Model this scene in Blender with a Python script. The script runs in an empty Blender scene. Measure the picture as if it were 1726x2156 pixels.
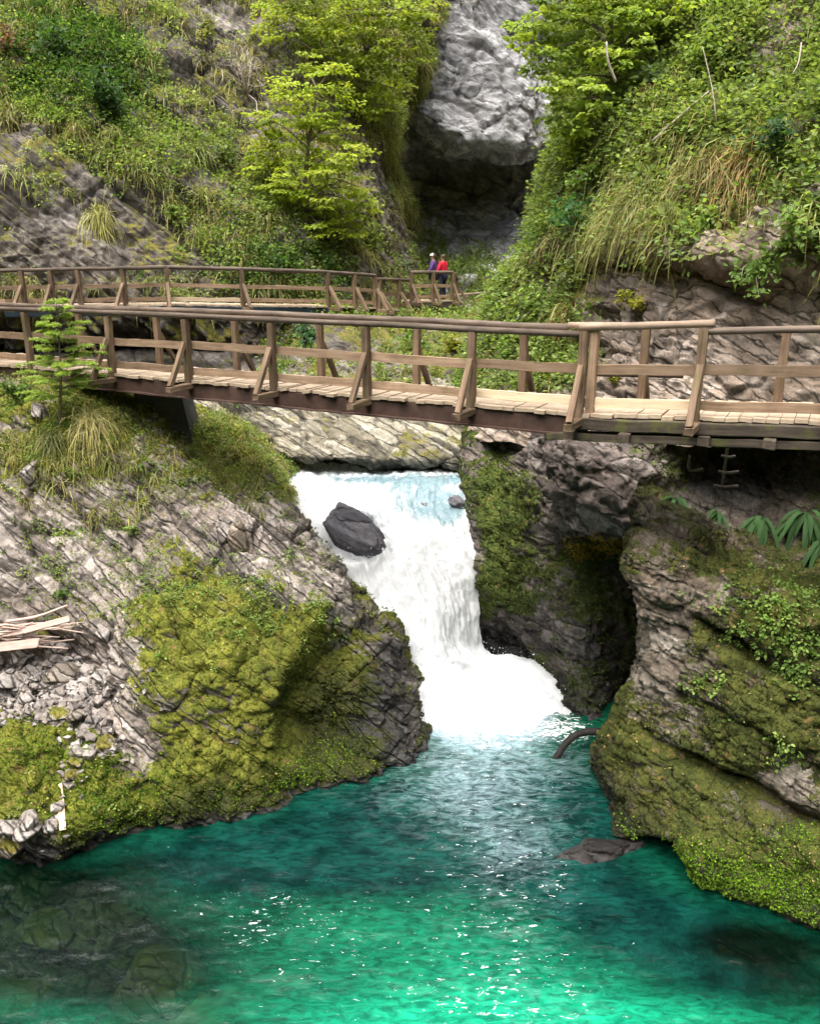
import bpy, bmesh, math, random
import numpy as np
from mathutils import Vector, Matrix

rng = np.random.default_rng(11)
random.seed(11)
SC = bpy.context.scene
COL = SC.collection

# ------------------------------------------------------------------ camera model
F, CX, CY = 1680.0, 863.0, 1078.0
TH = math.radians(17.3); CT, ST = math.cos(TH), math.sin(TH)
CAM = np.array([0.0, 0.0, 8.0])

def at(px, py, Y):
    """world point seen in the direction (px,py) at ground distance Y from the viewpoint"""
    u = (px - CX) / F; v = (CY - py) / F
    k = Y / (CT + v * ST)
    return np.array([u * k, Y, 8.0 + k * (-ST + v * CT)])

def proj(P):
    P = np.asarray(P, float) - CAM
    zf = P[..., 1] * CT - P[..., 2] * ST
    yu = P[..., 1] * ST + P[..., 2] * CT
    zf = np.where(zf < 0.1, 0.1, zf)
    return CX + F * P[..., 0] / zf, CY - F * yu / zf, zf

# ------------------------------------------------------------------ numpy noise
def _hash(ix, iy, iz, seed):
    h = (ix.astype(np.int64) * 374761393 + iy.astype(np.int64) * 668265263 + iz.astype(np.int64) * 2147483647 + seed * 144665) & 0xFFFFFFFF
    h = ((h ^ (h >> 13)) * 1274126177) & 0xFFFFFFFF
    h = ((h ^ (h >> 16)) * 2246822519) & 0xFFFFFFFF
    return ((h ^ (h >> 15)) & 0xFFFFFF) / float(0xFFFFFF)

def vnoise(P, seed=0):
    P = np.asarray(P, float)
    i = np.floor(P); f = P - i
    f = f * f * f * (f * (f * 6 - 15) + 10)
    ix, iy, iz = i[..., 0], i[..., 1], i[..., 2]
    r = 0
    for dx in (0, 1):
        wx = f[..., 0] if dx else 1 - f[..., 0]
        for dy in (0, 1):
            wy = f[..., 1] if dy else 1 - f[..., 1]
            for dz in (0, 1):
                wz = f[..., 2] if dz else 1 - f[..., 2]
                r = r + wx * wy * wz * _hash(ix + dx, iy + dy, iz + dz, seed)
    return r * 2 - 1

def fbm(P, seed=0, octv=4, gain=0.5, ridge=False):
    a, s, t = 1.0, 0.0, 0.0
    P = np.asarray(P, float)
    for o in range(octv):
        n = vnoise(P * (2.03 ** o) + 17.3 * o, seed + o)
        if ridge: n = 1 - 2 * np.abs(n)
        s = s + a * n; t += a; a *= gain
    return s / t

def h1(i, seed):
    z = np.zeros_like(i)
    return _hash(i, z, z, seed) * 2 - 1

def sstep(a, b, x):
    t = np.clip((x - a) / (b - a), 0, 1)
    return t * t * (3 - 2 * t)

def strata(P, n, period, seed, warp=0.35, block=1.6):
    """layered rock: every bed stands out by its own amount, cut by cross joints; returns (-1..1 offset, joint mask)"""
    n = np.array(n, float); n /= np.linalg.norm(n)
    s = P @ n / period + warp * fbm(P * (0.45 / period), seed, 3)
    i = np.floor(s); f = s - i
    a, b = h1(i, seed + 5), h1(i + 1, seed + 5)
    t = np.cross(n, [0.15, 1, 0.1]); t /= np.linalg.norm(t)
    t2 = np.cross(n, t)
    q = P @ t / (period * block) + h1(i, seed + 9) * 3 + 0.25 * fbm(P * (0.9 / period), seed + 3, 2)
    q2 = P @ t2 / (period * block) + h1(i, seed + 12) * 3
    j = np.floor(q); g = q - j
    j2 = np.floor(q2); g2 = q2 - j2
    blk = _hash(i, j, j2, seed + 21) * 2 - 1
    off = a + (b - a) * sstep(0.82, 1.0, f)
    off = 0.62 * off + 0.38 * blk
    joint = np.exp(-((np.minimum(f, 1 - f)) / 0.09) ** 2)
    joint = np.maximum(joint, 0.7 * np.exp(-((np.minimum(g, 1 - g)) / 0.05) ** 2))
    joint = np.maximum(joint, 0.7 * np.exp(-((np.minimum(g2, 1 - g2)) / 0.05) ** 2))
    return off, joint

def facets(P, cell, seed):
    """broken rock faces: nearest jittered cell gives each face its own tilt and offset; also returns an edge mask"""
    Q = P / cell; b = np.floor(Q)
    d1 = np.full(len(P), 9.0); d2 = np.full(len(P), 9.0); off = np.zeros(len(P))
    for dx in (-1, 0, 1):
        for dy in (-1, 0, 1):
            for dz in (-1, 0, 1):
                c = b + np.array([dx, dy, dz]); x, y, z = c[:, 0], c[:, 1], c[:, 2]
                j = np.stack([_hash(x, y, z, seed), _hash(x, y, z, seed + 1), _hash(x, y, z, seed + 2)], 1)
                v = Q - (c + j); dd = np.sqrt((v * v).sum(1))
                g = np.stack([_hash(x, y, z, seed + 3), _hash(x, y, z, seed + 4), _hash(x, y, z, seed + 5)], 1) * 2 - 1
                o = (_hash(x, y, z, seed + 6) * 2 - 1) * 0.6 + (g * v).sum(1)
                n = dd < d1
                d2 = np.where(n, d1, np.minimum(d2, dd)); off = np.where(n, o, off); d1 = np.where(n, dd, d1)
    return off, np.exp(-((d2 - d1) / 0.12) ** 2)

# ------------------------------------------------------------------ object helpers
def tag(o, label=None, cat=None, group=None, kind=None):
    if label: o['label'] = label
    if cat: o['category'] = cat
    if group: o['group'] = group
    if kind: o['kind'] = kind
    return o

def thing(name, label, cat, loc=(0, 0, 0), group=None):
    o = bpy.data.objects.new(name, None); COL.objects.link(o)
    o.empty_display_size = 0.2
    o.location = [float(c) for c in loc]
    return tag(o, label, cat, group)

def np_mesh(name, verts, quads=None, tris=None, smooth=True):
    me = bpy.data.meshes.new(name)
    verts = np.ascontiguousarray(verts, np.float32).reshape(-1, 3)
    me.vertices.add(len(verts)); me.vertices.foreach_set('co', verts.ravel())
    q = np.asarray(quads if quads is not None else np.zeros((0, 4)), np.int32).reshape(-1, 4)
    t = np.asarray(tris if tris is not None else np.zeros((0, 3)), np.int32).reshape(-1, 3)
    idx = np.concatenate([q.ravel(), t.ravel()])
    me.loops.add(len(idx)); me.loops.foreach_set('vertex_index', idx)
    starts = np.concatenate([np.arange(len(q)) * 4, len(q) * 4 + np.arange(len(t)) * 3]).astype(np.int32)
    me.polygons.add(len(starts)); me.polygons.foreach_set('loop_start', starts)
    me.polygons.foreach_set('use_smooth', np.full(len(starts), smooth))
    me.update(calc_edges=True)
    return me

def fattr(me, name, vals):
    a = me.attributes.new(name, 'FLOAT', 'POINT')
    a.data.foreach_set('value', np.ascontiguousarray(vals, np.float32).ravel())

def cattr(me, name, vals):
    a = me.attributes.new(name, 'FLOAT_COLOR', 'POINT')
    v = np.ones((len(vals), 4), np.float32); v[:, :3] = vals
    a.data.foreach_set('color', v.ravel())

def link(name, me, mat, parent=None, loc=None):
    """mesh given in world coordinates; origin moved to loc (or to the parent's origin)"""
    o = bpy.data.objects.new(name, me); COL.objects.link(o)
    if mat is not None:
        me.materials.clear(); me.materials.append(mat)
    if loc is not None:
        me.transform(Matrix.Translation(-Vector([float(c) for c in loc]))); o.location = [float(c) for c in loc]
    if parent is not None:
        if loc is None:
            me.transform(Matrix.Translation(-Vector(parent.location)))
        else:
            o.location = Vector(o.location) - Vector(parent.location)
        o.parent = parent
    return o

# ------------------------------------------------------------------ node helpers
class NT:
    def __init__(s, name):
        s.m = bpy.data.materials.new(name); s.m.use_nodes = True
        s.t = s.m.node_tree; s.t.nodes.clear()
        s.out = s.n('ShaderNodeOutputMaterial')
    def n(s, typ, **kw):
        nd = s.t.nodes.new(typ)
        for k, v in kw.items(): setattr(nd, k, v)
        return nd
    def put(s, sock, v):
        if isinstance(v, bpy.types.NodeSocket): s.t.links.new(v, sock)
        elif isinstance(v, (tuple, list)):
            sock.default_value = (*v, 1) if (len(v) == 3 and len(sock.default_value) == 4) else v
        else: sock.default_value = v
    def math(s, op, a, b=0.0, c=0.0, clamp=False):
        nd = s.n('ShaderNodeMath', operation=op, use_clamp=clamp)
        for i, v in enumerate((a, b, c)): s.put(nd.inputs[i], v)
        return nd.outputs[0]
    def mix(s, fac, a, b, blend='MIX'):
        nd = s.n('ShaderNodeMix', data_type='RGBA', blend_type=blend)
        s.put(nd.inputs[0], fac); s.put(nd.inputs[6], a); s.put(nd.inputs[7], b)
        return nd.outputs[2]
    def ramp(s, x, lo, hi, a=0.0, b=1.0):
        nd = s.n('ShaderNodeMapRange', interpolation_type='SMOOTHSTEP')
        s.put(nd.inputs[0], x)
        for i, v in enumerate((lo, hi, a, b)): s.put(nd.inputs[1 + i], v)
        return nd.outputs[0]
    def attr(s, name, out='Fac'):
        return s.n('ShaderNodeAttribute', attribute_name=name).outputs[out]
    def coord(s, which='Object'):
        return s.n('ShaderNodeTexCoord').outputs[which]
    def mapping(s, vec, scale=(1, 1, 1), rot=(0, 0, 0)):
        nd = s.n('ShaderNodeMapping'); s.put(nd.inputs['Vector'], vec)
        nd.inputs['Scale'].default_value = scale; nd.inputs['Rotation'].default_value = rot
        return nd.outputs[0]
    def noise(s, vec, scale, detail=5, rough=0.55, dist=0.0, out='Fac'):
        nd = s.n('ShaderNodeTexNoise'); s.put(nd.inputs['Vector'], vec)
        nd.inputs['Scale'].default_value = scale; nd.inputs['Detail'].default_value = detail
        nd.inputs['Roughness'].default_value = rough; nd.inputs['Distortion'].default_value = dist
        return nd.outputs[out]
    def voro(s, vec, scale, feature='F1', out='Distance'):
        nd = s.n('ShaderNodeTexVoronoi', feature=feature); s.put(nd.inputs['Vector'], vec)
        nd.inputs['Scale'].default_value = scale
        return nd.outputs[out]
    def bump(s, h, strength=0.5, dist=0.05, normal=None):
        nd = s.n('ShaderNodeBump'); s.put(nd.inputs['Height'], h)
        nd.inputs['Strength'].default_value = strength; nd.inputs['Distance'].default_value = dist
        if normal is not None: s.put(nd.inputs['Normal'], normal)
        return nd.outputs[0]
    def pbsdf(s, col, rough=0.7, spec=0.3, normal=None, metal=0.0):
        nd = s.n('ShaderNodeBsdfPrincipled')
        s.put(nd.inputs['Base Color'], col); s.put(nd.inputs['Roughness'], rough)
        s.put(nd.inputs['Specular IOR Level'], spec); s.put(nd.inputs['Metallic'], metal)
        if normal is not None: s.put(nd.inputs['Normal'], normal)
        return nd.outputs[0]
    def mixsh(s, fac, a, b):
        nd = s.n('ShaderNodeMixShader'); s.put(nd.inputs[0], fac)
        s.t.links.new(a, nd.inputs[1]); s.t.links.new(b, nd.inputs[2])
        return nd.outputs[0]
    def done(s, sh):
        s.t.links.new(sh, s.out.inputs['Surface']); return s.m

def rock_mat(name, c1, c2, moss1, moss2, n, light=(0.5, 0.46, 0.44), litter=(0.2, 0.12, 0.05), blk=(5.5, 2.0), crack=1.0):
    t = NT(name); P = t.coord('Object')
    big = t.noise(P, 0.7, 3, 0.6); mid = t.noise(P, 3.5, 5, 0.68); fine = t.noise(P, 19, 4, 0.72)
    dot = t.n('ShaderNodeVectorMath', operation='DOT_PRODUCT'); t.put(dot.inputs[0], P); t.put(dot.inputs[1], tuple(n))
    comb = t.n('ShaderNodeCombineXYZ')
    sx = t.n('ShaderNodeSeparateXYZ'); t.put(sx.inputs[0], P)
    t.put(comb.inputs[0], t.math('MULTIPLY', dot.outputs['Value'], 7.0))
    t.put(comb.inputs[1], t.math('MULTIPLY', sx.outputs[0], 0.5)); t.put(comb.inputs[2], t.math('MULTIPLY', sx.outputs[1], 0.5))
    lay = t.noise(comb.outputs[0], 1.3, 3, 0.6)
    nv = unit(np.asarray(n, float)); tv = unit(np.cross(nv, [0.15, 1, 0.1])); uv_ = np.cross(nv, tv)
    bc = t.n('ShaderNodeCombineXYZ')
    for i, (vec, f) in enumerate(((nv, blk[0]), (tv, blk[1]), (uv_, blk[1]))):
        dn = t.n('ShaderNodeVectorMath', operation='DOT_PRODUCT'); t.put(dn.inputs[0], P); t.put(dn.inputs[1], tuple(float(x) * f for x in vec))
        t.put(bc.inputs[i], t.math('ADD', dn.outputs['Value'], t.math('MULTIPLY', mid if i == 0 else big, 0.55 if i == 0 else 1.2)))
    edge = t.voro(bc.outputs[0], 1.0, 'DISTANCE_TO_EDGE')
    cellc = t.voro(bc.outputs[0], 1.0, 'F1', 'Color')
    cs = t.n('ShaderNodeSeparateXYZ'); t.put(cs.inputs[0], cellc)
    base = t.mix(t.ramp(big, 0.3, 0.7), c1, c2)
    base = t.mix(t.math('MULTIPLY', t.ramp(mid, 0.50, 0.68), 0.75), base, light)
    base = t.mix(t.math('MULTIPLY', t.ramp(cs.outputs[0], 0.35, 0.95), 0.6), base, light)
    base = t.mix(t.math('MULTIPLY', t.ramp(cs.outputs[1], 0.45, 1.0), 0.65), base, tuple(0.45 * x for x in c1))
    base = t.mix(t.math('MULTIPLY', t.ramp(lay, 0.42, 0.6, 1, 0), 0.45), base, tuple(0.4 * x for x in c1))
    base = t.mix(t.math('MULTIPLY', t.ramp(fine, 0.32, 0.47, 1, 0), 0.7), base, tuple(0.3 * x for x in c2))
    ck = t.math('MULTIPLY', t.ramp(t.math('ADD', edge, t.math('MULTIPLY', t.math('SUBTRACT', fine, 0.5), 0.12)), 0.015, 0.075, 1, 0), crack)
    ck = t.math('MULTIPLY', ck, t.ramp(big, 0.36, 0.56))
    base = t.mix(t.math('MULTIPLY', ck, 0.85), base, (0.022, 0.02, 0.018))
    base = t.mix(t.math('MULTIPLY', t.ramp(t.attr('joint'), 0.2, 0.65), 0.8), base, (0.03, 0.027, 0.022))
    mo = t.attr('moss')
    mn = t.math('ADD', t.math('MULTIPLY', t.math('SUBTRACT', mid, 0.5), 1.5), t.math('MULTIPLY', t.math('SUBTRACT', fine, 0.5), 1.1))
    mf = t.ramp(t.math('ADD', mo, mn), 0.42, 0.6)
    mcol = t.mix(t.ramp(t.noise(P, 2.2, 3, 0.6), 0.36, 0.64), moss1, moss2)
    mcol = t.mix(t.math('MULTIPLY', t.ramp(t.noise(P, 11, 3, 0.7), 0.5, 0.7), 0.6), mcol, tuple(1.5 * x for x in moss2))
    mcol = t.mix(t.math('MULTIPLY', t.ramp(t.noise(P, 26, 2, 0.7), 0.35, 0.5, 1, 0), 0.7), mcol, tuple(0.35 * x for x in moss1))
    mcol = t.mix(t.math('MULTIPLY', t.ramp(t.noise(P, 5.3, 4, 0.7), 0.58, 0.68), 0.75), mcol, litter)
    col = t.mix(mf, base, mcol)
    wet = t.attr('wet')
    wet_shade_f = t.math('MULTIPLY', wet, 0.96, clamp=True)
    col = t.mix(t.math('MULTIPLY', wet_shade_f, 0.95), col, t.mix(1.0, col, (0.09, 0.105, 0.12), 'MULTIPLY'))  # attribute holds damp rock and painted shade alike; both darken the colour
    rough = t.ramp(wet_shade_f, 0.2, 0.9, 0.88, 0.48)
    h = t.math('ADD', t.math('MULTIPLY', mid, 0.6), t.math('MULTIPLY', fine, 0.45))
    h = t.math('ADD', h, t.math('MULTIPLY', t.ramp(edge, 0.0, 0.11), 0.5))
    h = t.math('ADD', h, t.math('MULTIPLY', cs.outputs[2], 0.45))
    nb = t.bump(h, 0.9, 0.085)
    return t.done(t.pbsdf(col, rough, 0.22, nb))

def leaf_mat(name, trans=0.5, rough=0.5):
    t = NT(name); c = t.attr('Col', 'Color')
    a = t.pbsdf(c, rough, 0.25)
    tr = t.n('ShaderNodeBsdfTranslucent'); t.put(tr.inputs[0], t.mix(1.0, c, (1.25, 1.2, 0.6), 'MULTIPLY'))
    return t.done(t.mixsh(trans, a, tr.outputs[0]))

def wood_mat(name, c1, c2, rough=0.75, green=0.0, dark=0.5):
    t = NT(name); P = t.coord('Object')
    rnd = t.n('ShaderNodeObjectInfo').outputs['Random']
    off = t.n('ShaderNodeVectorMath', operation='ADD'); t.put(off.inputs[0], P)
    cb = t.n('ShaderNodeCombineXYZ')
    for i in range(3): t.put(cb.inputs[i], t.math('MULTIPLY', rnd, 37.0 + 11 * i))
    t.put(off.inputs[1], cb.outputs[0]); V = off.outputs[0]
    g = t.noise(t.mapping(V, (1.2, 22, 22)), 1.0, 6, 0.65)
    b = t.noise(V, 2.1, 4, 0.6)
    col = t.mix(t.ramp(g, 0.32, 0.68), c1, c2)
    col = t.mix(t.math('MULTIPLY', t.ramp(b, 0.42, 0.7), dark), col, tuple(0.32 * x for x in c1))
    tint = t.math('ADD', t.math('MULTIPLY', rnd, 0.5), 0.75)
    vm = t.n('ShaderNodeVectorMath', operation='SCALE'); t.put(vm.inputs[0], col); t.put(vm.inputs['Scale'], tint)
    col = vm.outputs[0]
    if green:
        gf = t.math('MULTIPLY', t.ramp(t.noise(V, 4.3, 5, 0.7), 0.5, 0.64), green)
        col = t.mix(gf, col, (0.10, 0.11, 0.025))
    return t.done(t.pbsdf(col, rough, 0.25, t.bump(g, 0.5, 0.01)))

def flat_mat(name, c1, c2, scale=8, rough=0.7, bump=0.3, metal=0.0, spec=0.3):
    t = NT(name); P = t.coord('Object')
    n = t.noise(P, scale, 6, 0.65)
    return t.done(t.pbsdf(t.mix(t.ramp(n, 0.3, 0.7), c1, c2), rough, spec, t.bump(n, bump, 0.02), metal))

# ------------------------------------------------------------------ rock masses
def cr(a, seg):
    """Catmull-Rom along axis 0 with seg[k] steps in interval k"""
    a = np.asarray(a, float)
    ext = np.concatenate([[2 * a[0] - a[1]], a, [2 * a[-1] - a[-2]]])
    out = []
    for k, m in enumerate(seg):
        p0, p1, p2, p3 = ext[k], ext[k + 1], ext[k + 2], ext[k + 3]
        for j in range(m):
            t = j / m
            out.append(0.5 * ((2 * p1) + (p2 - p0) * t + (2 * p0 - 5 * p1 + 4 * p2 - p3) * t * t + (3 * p1 - p0 - 3 * p2 + p3) * t ** 3))
    out.append(a[-1])
    return np.array(out)

def net_surface(net, res):
    A = np.array([[at(*e) for e in row] for row in net])
    dv = np.linalg.norm(np.diff(A, axis=0), axis=2).max(axis=1)
    du = np.linalg.norm(np.diff(A, axis=1), axis=2).max(axis=0)
    sv = [max(2, int(math.ceil(d / res))) for d in dv]
    su = [max(2, int(math.ceil(d / res))) for d in du]
    S = cr(A, sv)
    S = np.swapaxes(cr(np.swapaxes(S, 0, 1), su), 0, 1)
    return S

def gnormals(S, ref=None):
    gu = np.gradient(S, axis=1); gv = np.gradient(S, axis=0)
    n = np.cross(gv, gu)
    n /= np.linalg.norm(n, axis=2, keepdims=True) + 1e-9
    if ref is None:
        c = (n * (CAM - S)).sum(axis=2)
        if np.median(c) < 0: n = -n
    else:
        if (n * ref).sum() < 0: n = -n
    return n

def blobs(px, py, L):
    r = np.zeros_like(px)
    for (x, y, rx, ry, val) in L:
        r += val * np.exp(-(((px - x) / rx) ** 2 + ((py - y) / ry) ** 2))
    return r

MASS = {}
def grid_quads(nv, nu):
    i = np.arange(nv * nu).reshape(nv, nu)
    return np.stack([i[:-1, :-1], i[:-1, 1:], i[1:, 1:], i[1:, :-1]], axis=-1).reshape(-1, 4)

def mass(name, net, res, mat, beds, fb=(0.6, 0.12), moss=(0.2, 0.6, []), wet=[], seed=1, extra=None, fac=()):  # wet blobs
    S = net_surface(net, res); N0 = gnormals(S)
    sh = S.shape; P = S.reshape(-1, 3)
    d = np.zeros(len(P)); joint = np.zeros(len(P))
    amp_mod = 0.55 + 0.45 * fbm(P * 0.35, seed + 77, 3) * 1.6
    amp_mod = np.clip(amp_mod, 0.3, 1.3)
    for k, (n, period, amp, jd) in enumerate(beds):
        o, j = strata(P, n, period, seed + 31 * k)
        d += o * amp * amp_mod; d -= j * jd * amp_mod
        joint = np.maximum(joint, j * (0.9 if k == 0 else 0.65) * np.clip(amp_mod, 0, 1))
    d += fb[1] * fbm(P * fb[0], seed + 40, 5, 0.55)
    d += fb[1] * 0.35 * fbm(P * fb[0] * 5, seed + 50, 3, 0.55, True)
    for k, (cell, amp) in enumerate(fac):
        o, e = facets(P + 0.25 * cell * np.stack([fbm(P / cell, seed + 81 + i, 2) for i in range(3)], 1), cell, seed + 90 + 10 * k)
        d += amp * o - 0.35 * amp * e; joint = np.maximum(joint, 0.45 * e)
    if extra is not None:
        px, py, _ = proj(P); d += extra(px, py, P)
    S2 = S + N0 * d.reshape(sh[:2] + (1,))
    N = gnormals(S2, N0)
    P2 = S2.reshape(-1, 3); NN = N.reshape(-1, 3)
    px, py, _ = proj(P2)
    m = moss[0] + moss[1] * (NN[:, 2] - 0.45) + blobs(px, py, moss[2]) + 0.5 * fbm(P2 * 0.8, seed + 60, 3) + 0.4 * fbm(P2 * 2.6, seed + 62, 3)
    m -= 0.3 * joint
    if name in ('rock_bank', 'rock_block', 'gorge_rock'):
        cush = sstep(0.3, 0.8, m + 0.5 * fbm(P2 * 3.5, 55, 3)) * (P2[:, 2] > 0.1)
        P2 = P2 + NN * (cush * (0.02 + 0.045 * (0.5 + 0.5 * fbm(P2 * 7, seed + 64, 3, 0.6, True))))[:, None]
        S2 = P2.reshape(sh); N = gnormals(S2, N0)
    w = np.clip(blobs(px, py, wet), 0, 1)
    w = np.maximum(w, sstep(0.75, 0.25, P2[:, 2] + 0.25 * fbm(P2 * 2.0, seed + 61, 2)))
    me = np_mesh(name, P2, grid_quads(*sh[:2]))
    fattr(me, 'moss', np.clip(m - 0.7 * sstep(0.3, 0.0, P2[:, 2]), -1, 1.5)); fattr(me, 'wet', w); fattr(me, 'joint', joint)  # 'wet' holds damp rock and painted shade alike
    o = link(name, me, mat); tag(o, kind='structure')
    MASS[name] = dict(S=S2, N=N, px=px, py=py, P=P2, moss=m)
    return o

def surf(px, py, names=None, r=9):
    """nearest visible rock surface point in a given direction"""
    best, bd = None, 1e9
    for k, M in MASS.items():
        if names and k not in names: continue
        d2 = (M['px'] - px) ** 2 + (M['py'] - py) ** 2
        idx = np.where(d2 < r * r)[0]
        if len(idx) == 0: continue
        dist = np.linalg.norm(M['P'][idx] - CAM, axis=1)
        j = idx[np.argmin(dist)]
        if dist.min() < bd: bd, best = dist.min(), (M['P'][j].copy(), M['N'].reshape(-1, 3)[j].copy())
    return best

def scatter(mname, count, dens, margin=160):
    """random points on a rock mass; dens(px,py,P,N) gives relative density"""
    M = MASS[mname]; S, N = M['S'], M['N']
    c = 0.25 * (S[:-1, :-1] + S[1:, :-1] + S[:-1, 1:] + S[1:, 1:])
    n = N[:-1, :-1]
    area = np.linalg.norm(np.cross(S[1:, :-1] - S[:-1, :-1], S[:-1, 1:] - S[:-1, :-1]), axis=2)
    px, py, _ = proj(c)
    vis = (px > -margin) & (px < 1726 + margin) & (py > -margin) & (py < 2156 + margin)
    face = ((n * (CAM - c)).sum(axis=2) / np.linalg.norm(c - CAM, axis=2)) > -0.25
    w = area * vis * face * np.clip(dens(px, py, c, n), 0, None)
    w = w.ravel(); tot = w.sum()
    if tot <= 0: return np.zeros((0, 3)), np.zeros((0, 3))
    idx = rng.choice(len(w), size=count, p=w / tot)
    iy, ix = np.unravel_index(idx, c.shape[:2])
    a, b = rng.random((count, 1)), rng.random((count, 1))
    p = S[iy, ix] * (1 - a) * (1 - b) + S[iy + 1, ix] * a * (1 - b) + S[iy, ix + 1] * (1 - a) * b + S[iy + 1, ix + 1] * a * b
    return p, N[iy, ix]

# ------------------------------------------------------------------ foliage builders (return vert/quad/color arrays)
def unit(v):
    return v / (np.linalg.norm(v, axis=-1, keepdims=True) + 1e-9)

def leaves(pos, direc, up, size, col, ratio=0.75, fold=0.18):
    """ovate leaves: six vertices folded along the midrib. pos = leaf base"""
    n = len(pos); d = unit(direc); s = unit(np.cross(d, up)); u = np.cross(s, d)
    L = np.broadcast_to(np.asarray(size, float).reshape(-1, 1), (n, 1)); W = L * ratio * 0.5
    v = np.empty((n, 6, 3))
    v[:, 0] = pos
    v[:, 1] = pos + d * L * 0.32 + s * W * 0.95 + u * W * fold
    v[:, 2] = pos + d * L * 0.70 + s * W * 0.70 + u * W * fold * 0.6
    v[:, 3] = pos + d * L - u * L * 0.10
    v[:, 4] = pos + d * L * 0.70 - s * W * 0.70 + u * W * fold * 0.6
    v[:, 5] = pos + d * L * 0.32 - s * W * 0.95 + u * W * fold
    b = (np.arange(n) * 6)[:, None]
    q = np.concatenate([b + np.array([[0, 1, 2, 3]]), b + np.array([[0, 3, 4, 5]])], axis=1).reshape(-1, 4)
    c = np.repeat(col, 6, axis=0)
    return v.reshape(-1, 3), q, c

def blades(pos, direc, length, width, droop, col, tipcol=None):
    """curved grass blades: three stations, tapering"""
    n = len(pos); d = unit(direc)
    L = np.asarray(length, float).reshape(-1, 1); W = np.asarray(width, float).reshape(-1, 1) * 0.5
    dn = np.array([[0, 0, -1.0]]); D = np.asarray(droop, float).reshape(-1, 1)
    side = unit(np.cross(d, dn) + rng.normal(0, 0.25, (n, 3)))
    p1 = pos + d * L * 0.45 + dn * L * D * 0.2
    p2 = pos + d * L * 0.8 + dn * L * D * 0.62
    p3 = pos + d * L * 0.98 + dn * L * D * 1.12
    v = np.stack([pos - side * W, pos + side * W, p1 - side * W, p1 + side * W, p2 - side * W * 0.7, p2 + side * W * 0.7, p3 - side * W * 0.12, p3 + side * W * 0.12], axis=1)
    b = (np.arange(n) * 8)[:, None]
    q = np.concatenate([b + np.array([[0, 1, 3, 2]]), b + np.array([[2, 3, 5, 4]]), b + np.array([[4, 5, 7, 6]])], axis=1).reshape(-1, 4)
    c = np.repeat(col, 8, axis=0).reshape(n, 8, 3)
    if tipcol is not None:
        f = np.array([0, 0, 0.2, 0.2, 0.6, 0.6, 1, 1]).reshape(1, 8, 1); c = c * (1 - f) + np.asarray(tipcol).reshape(-1, 1, 3) * f
    return v.reshape(-1, 3), q, c.reshape(-1, 3)

def merge(parts):
    V, Q, Cc, o = [], [], [], 0
    for v, q, c in parts:
        V.append(v); Q.append(q + o); Cc.append(c); o += len(v)
    return np.concatenate(V), np.concatenate(Q), np.concatenate(Cc)

def plant_mesh(name, parts, smooth=False):
    v, q, c = merge(parts)
    me = np_mesh(name, v, q, smooth=smooth); cattr(me, 'Col', c)
    return me

def palette(n, cols, jit=0.25):
    cols = np.array(cols, float)
    w = rng.dirichlet([0.8] * len(cols), n)
    c = w @ cols
    return np.clip(c * (1 + rng.normal(0, jit, (n, 1))), 0.004, 0.9)

def tuft_blades(pos, nrm, per, length, width, cols, spread=0.75, droop=(0.4, 1.0), base=0.06, tip=None):
    """grass tussocks: per blades fan out of each position and hang over"""
    n = len(pos)
    P = np.repeat(pos, per, axis=0); Nn = np.repeat(nrm, per, axis=0)
    d = unit(Nn * 0.55 + np.array([0, 0, 0.75]) + rng.normal(0, spread, (n * per, 3)))
    tl = np.repeat(rng.uniform(0.7, 1.3, n), per)
    L = tl * length * rng.uniform(0.55, 1.15, n * per)
    tc = np.repeat(palette(n, cols, 0.2), per, axis=0) * rng.uniform(0.75, 1.25, (n * per, 1))
    tc2 = tc * np.array([[1.35, 1.12, 0.8]]) if tip is None else tc * 0.5 + 0.5 * np.array([tip])
    P = P + rng.normal(0, base, P.shape) - Nn * 0.03
    return blades(P, d, L, width * rng.uniform(0.7, 1.3, n * per), rng.uniform(*droop, n * per), tc, tc2)

def clump_leaves(pos, nrm, per, radius, size, cols, ratio=0.75, out=0.6, flat=0.6, lift=0.4):
    """low leafy clumps hugging a slope"""
    n = len(pos)
    P = np.repeat(pos, per, axis=0); Nn = np.repeat(nrm, per, axis=0)
    rad = np.repeat(rng.uniform(0.5, 1.3, n), per).reshape(-1, 1) * radius
    off = rng.normal(0, 1, (n * per, 3)); off = unit(off) * rng.random((n * per, 1)) ** 0.5
    P = P + off * rad * np.array([[1, 1, 0.8]]) + Nn * rad * lift * (0.3 + rng.random((n * per, 1)))
    d = unit(off * np.array([[1, 1, 0.4]]) + Nn * out + rng.normal(0, 0.35, P.shape) + np.array([0, 0, -0.25]))
    up = unit(np.array([0, 0, 1.0]) * flat + Nn * 0.5 + rng.normal(0, 0.4, P.shape))
    c = np.repeat(palette(n, cols, 0.18), per, axis=0) * rng.uniform(0.65, 1.35, (n * per, 1))
    return leaves(P, d, up, size * rng.uniform(0.6, 1.35, n * per), c, ratio)

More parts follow.
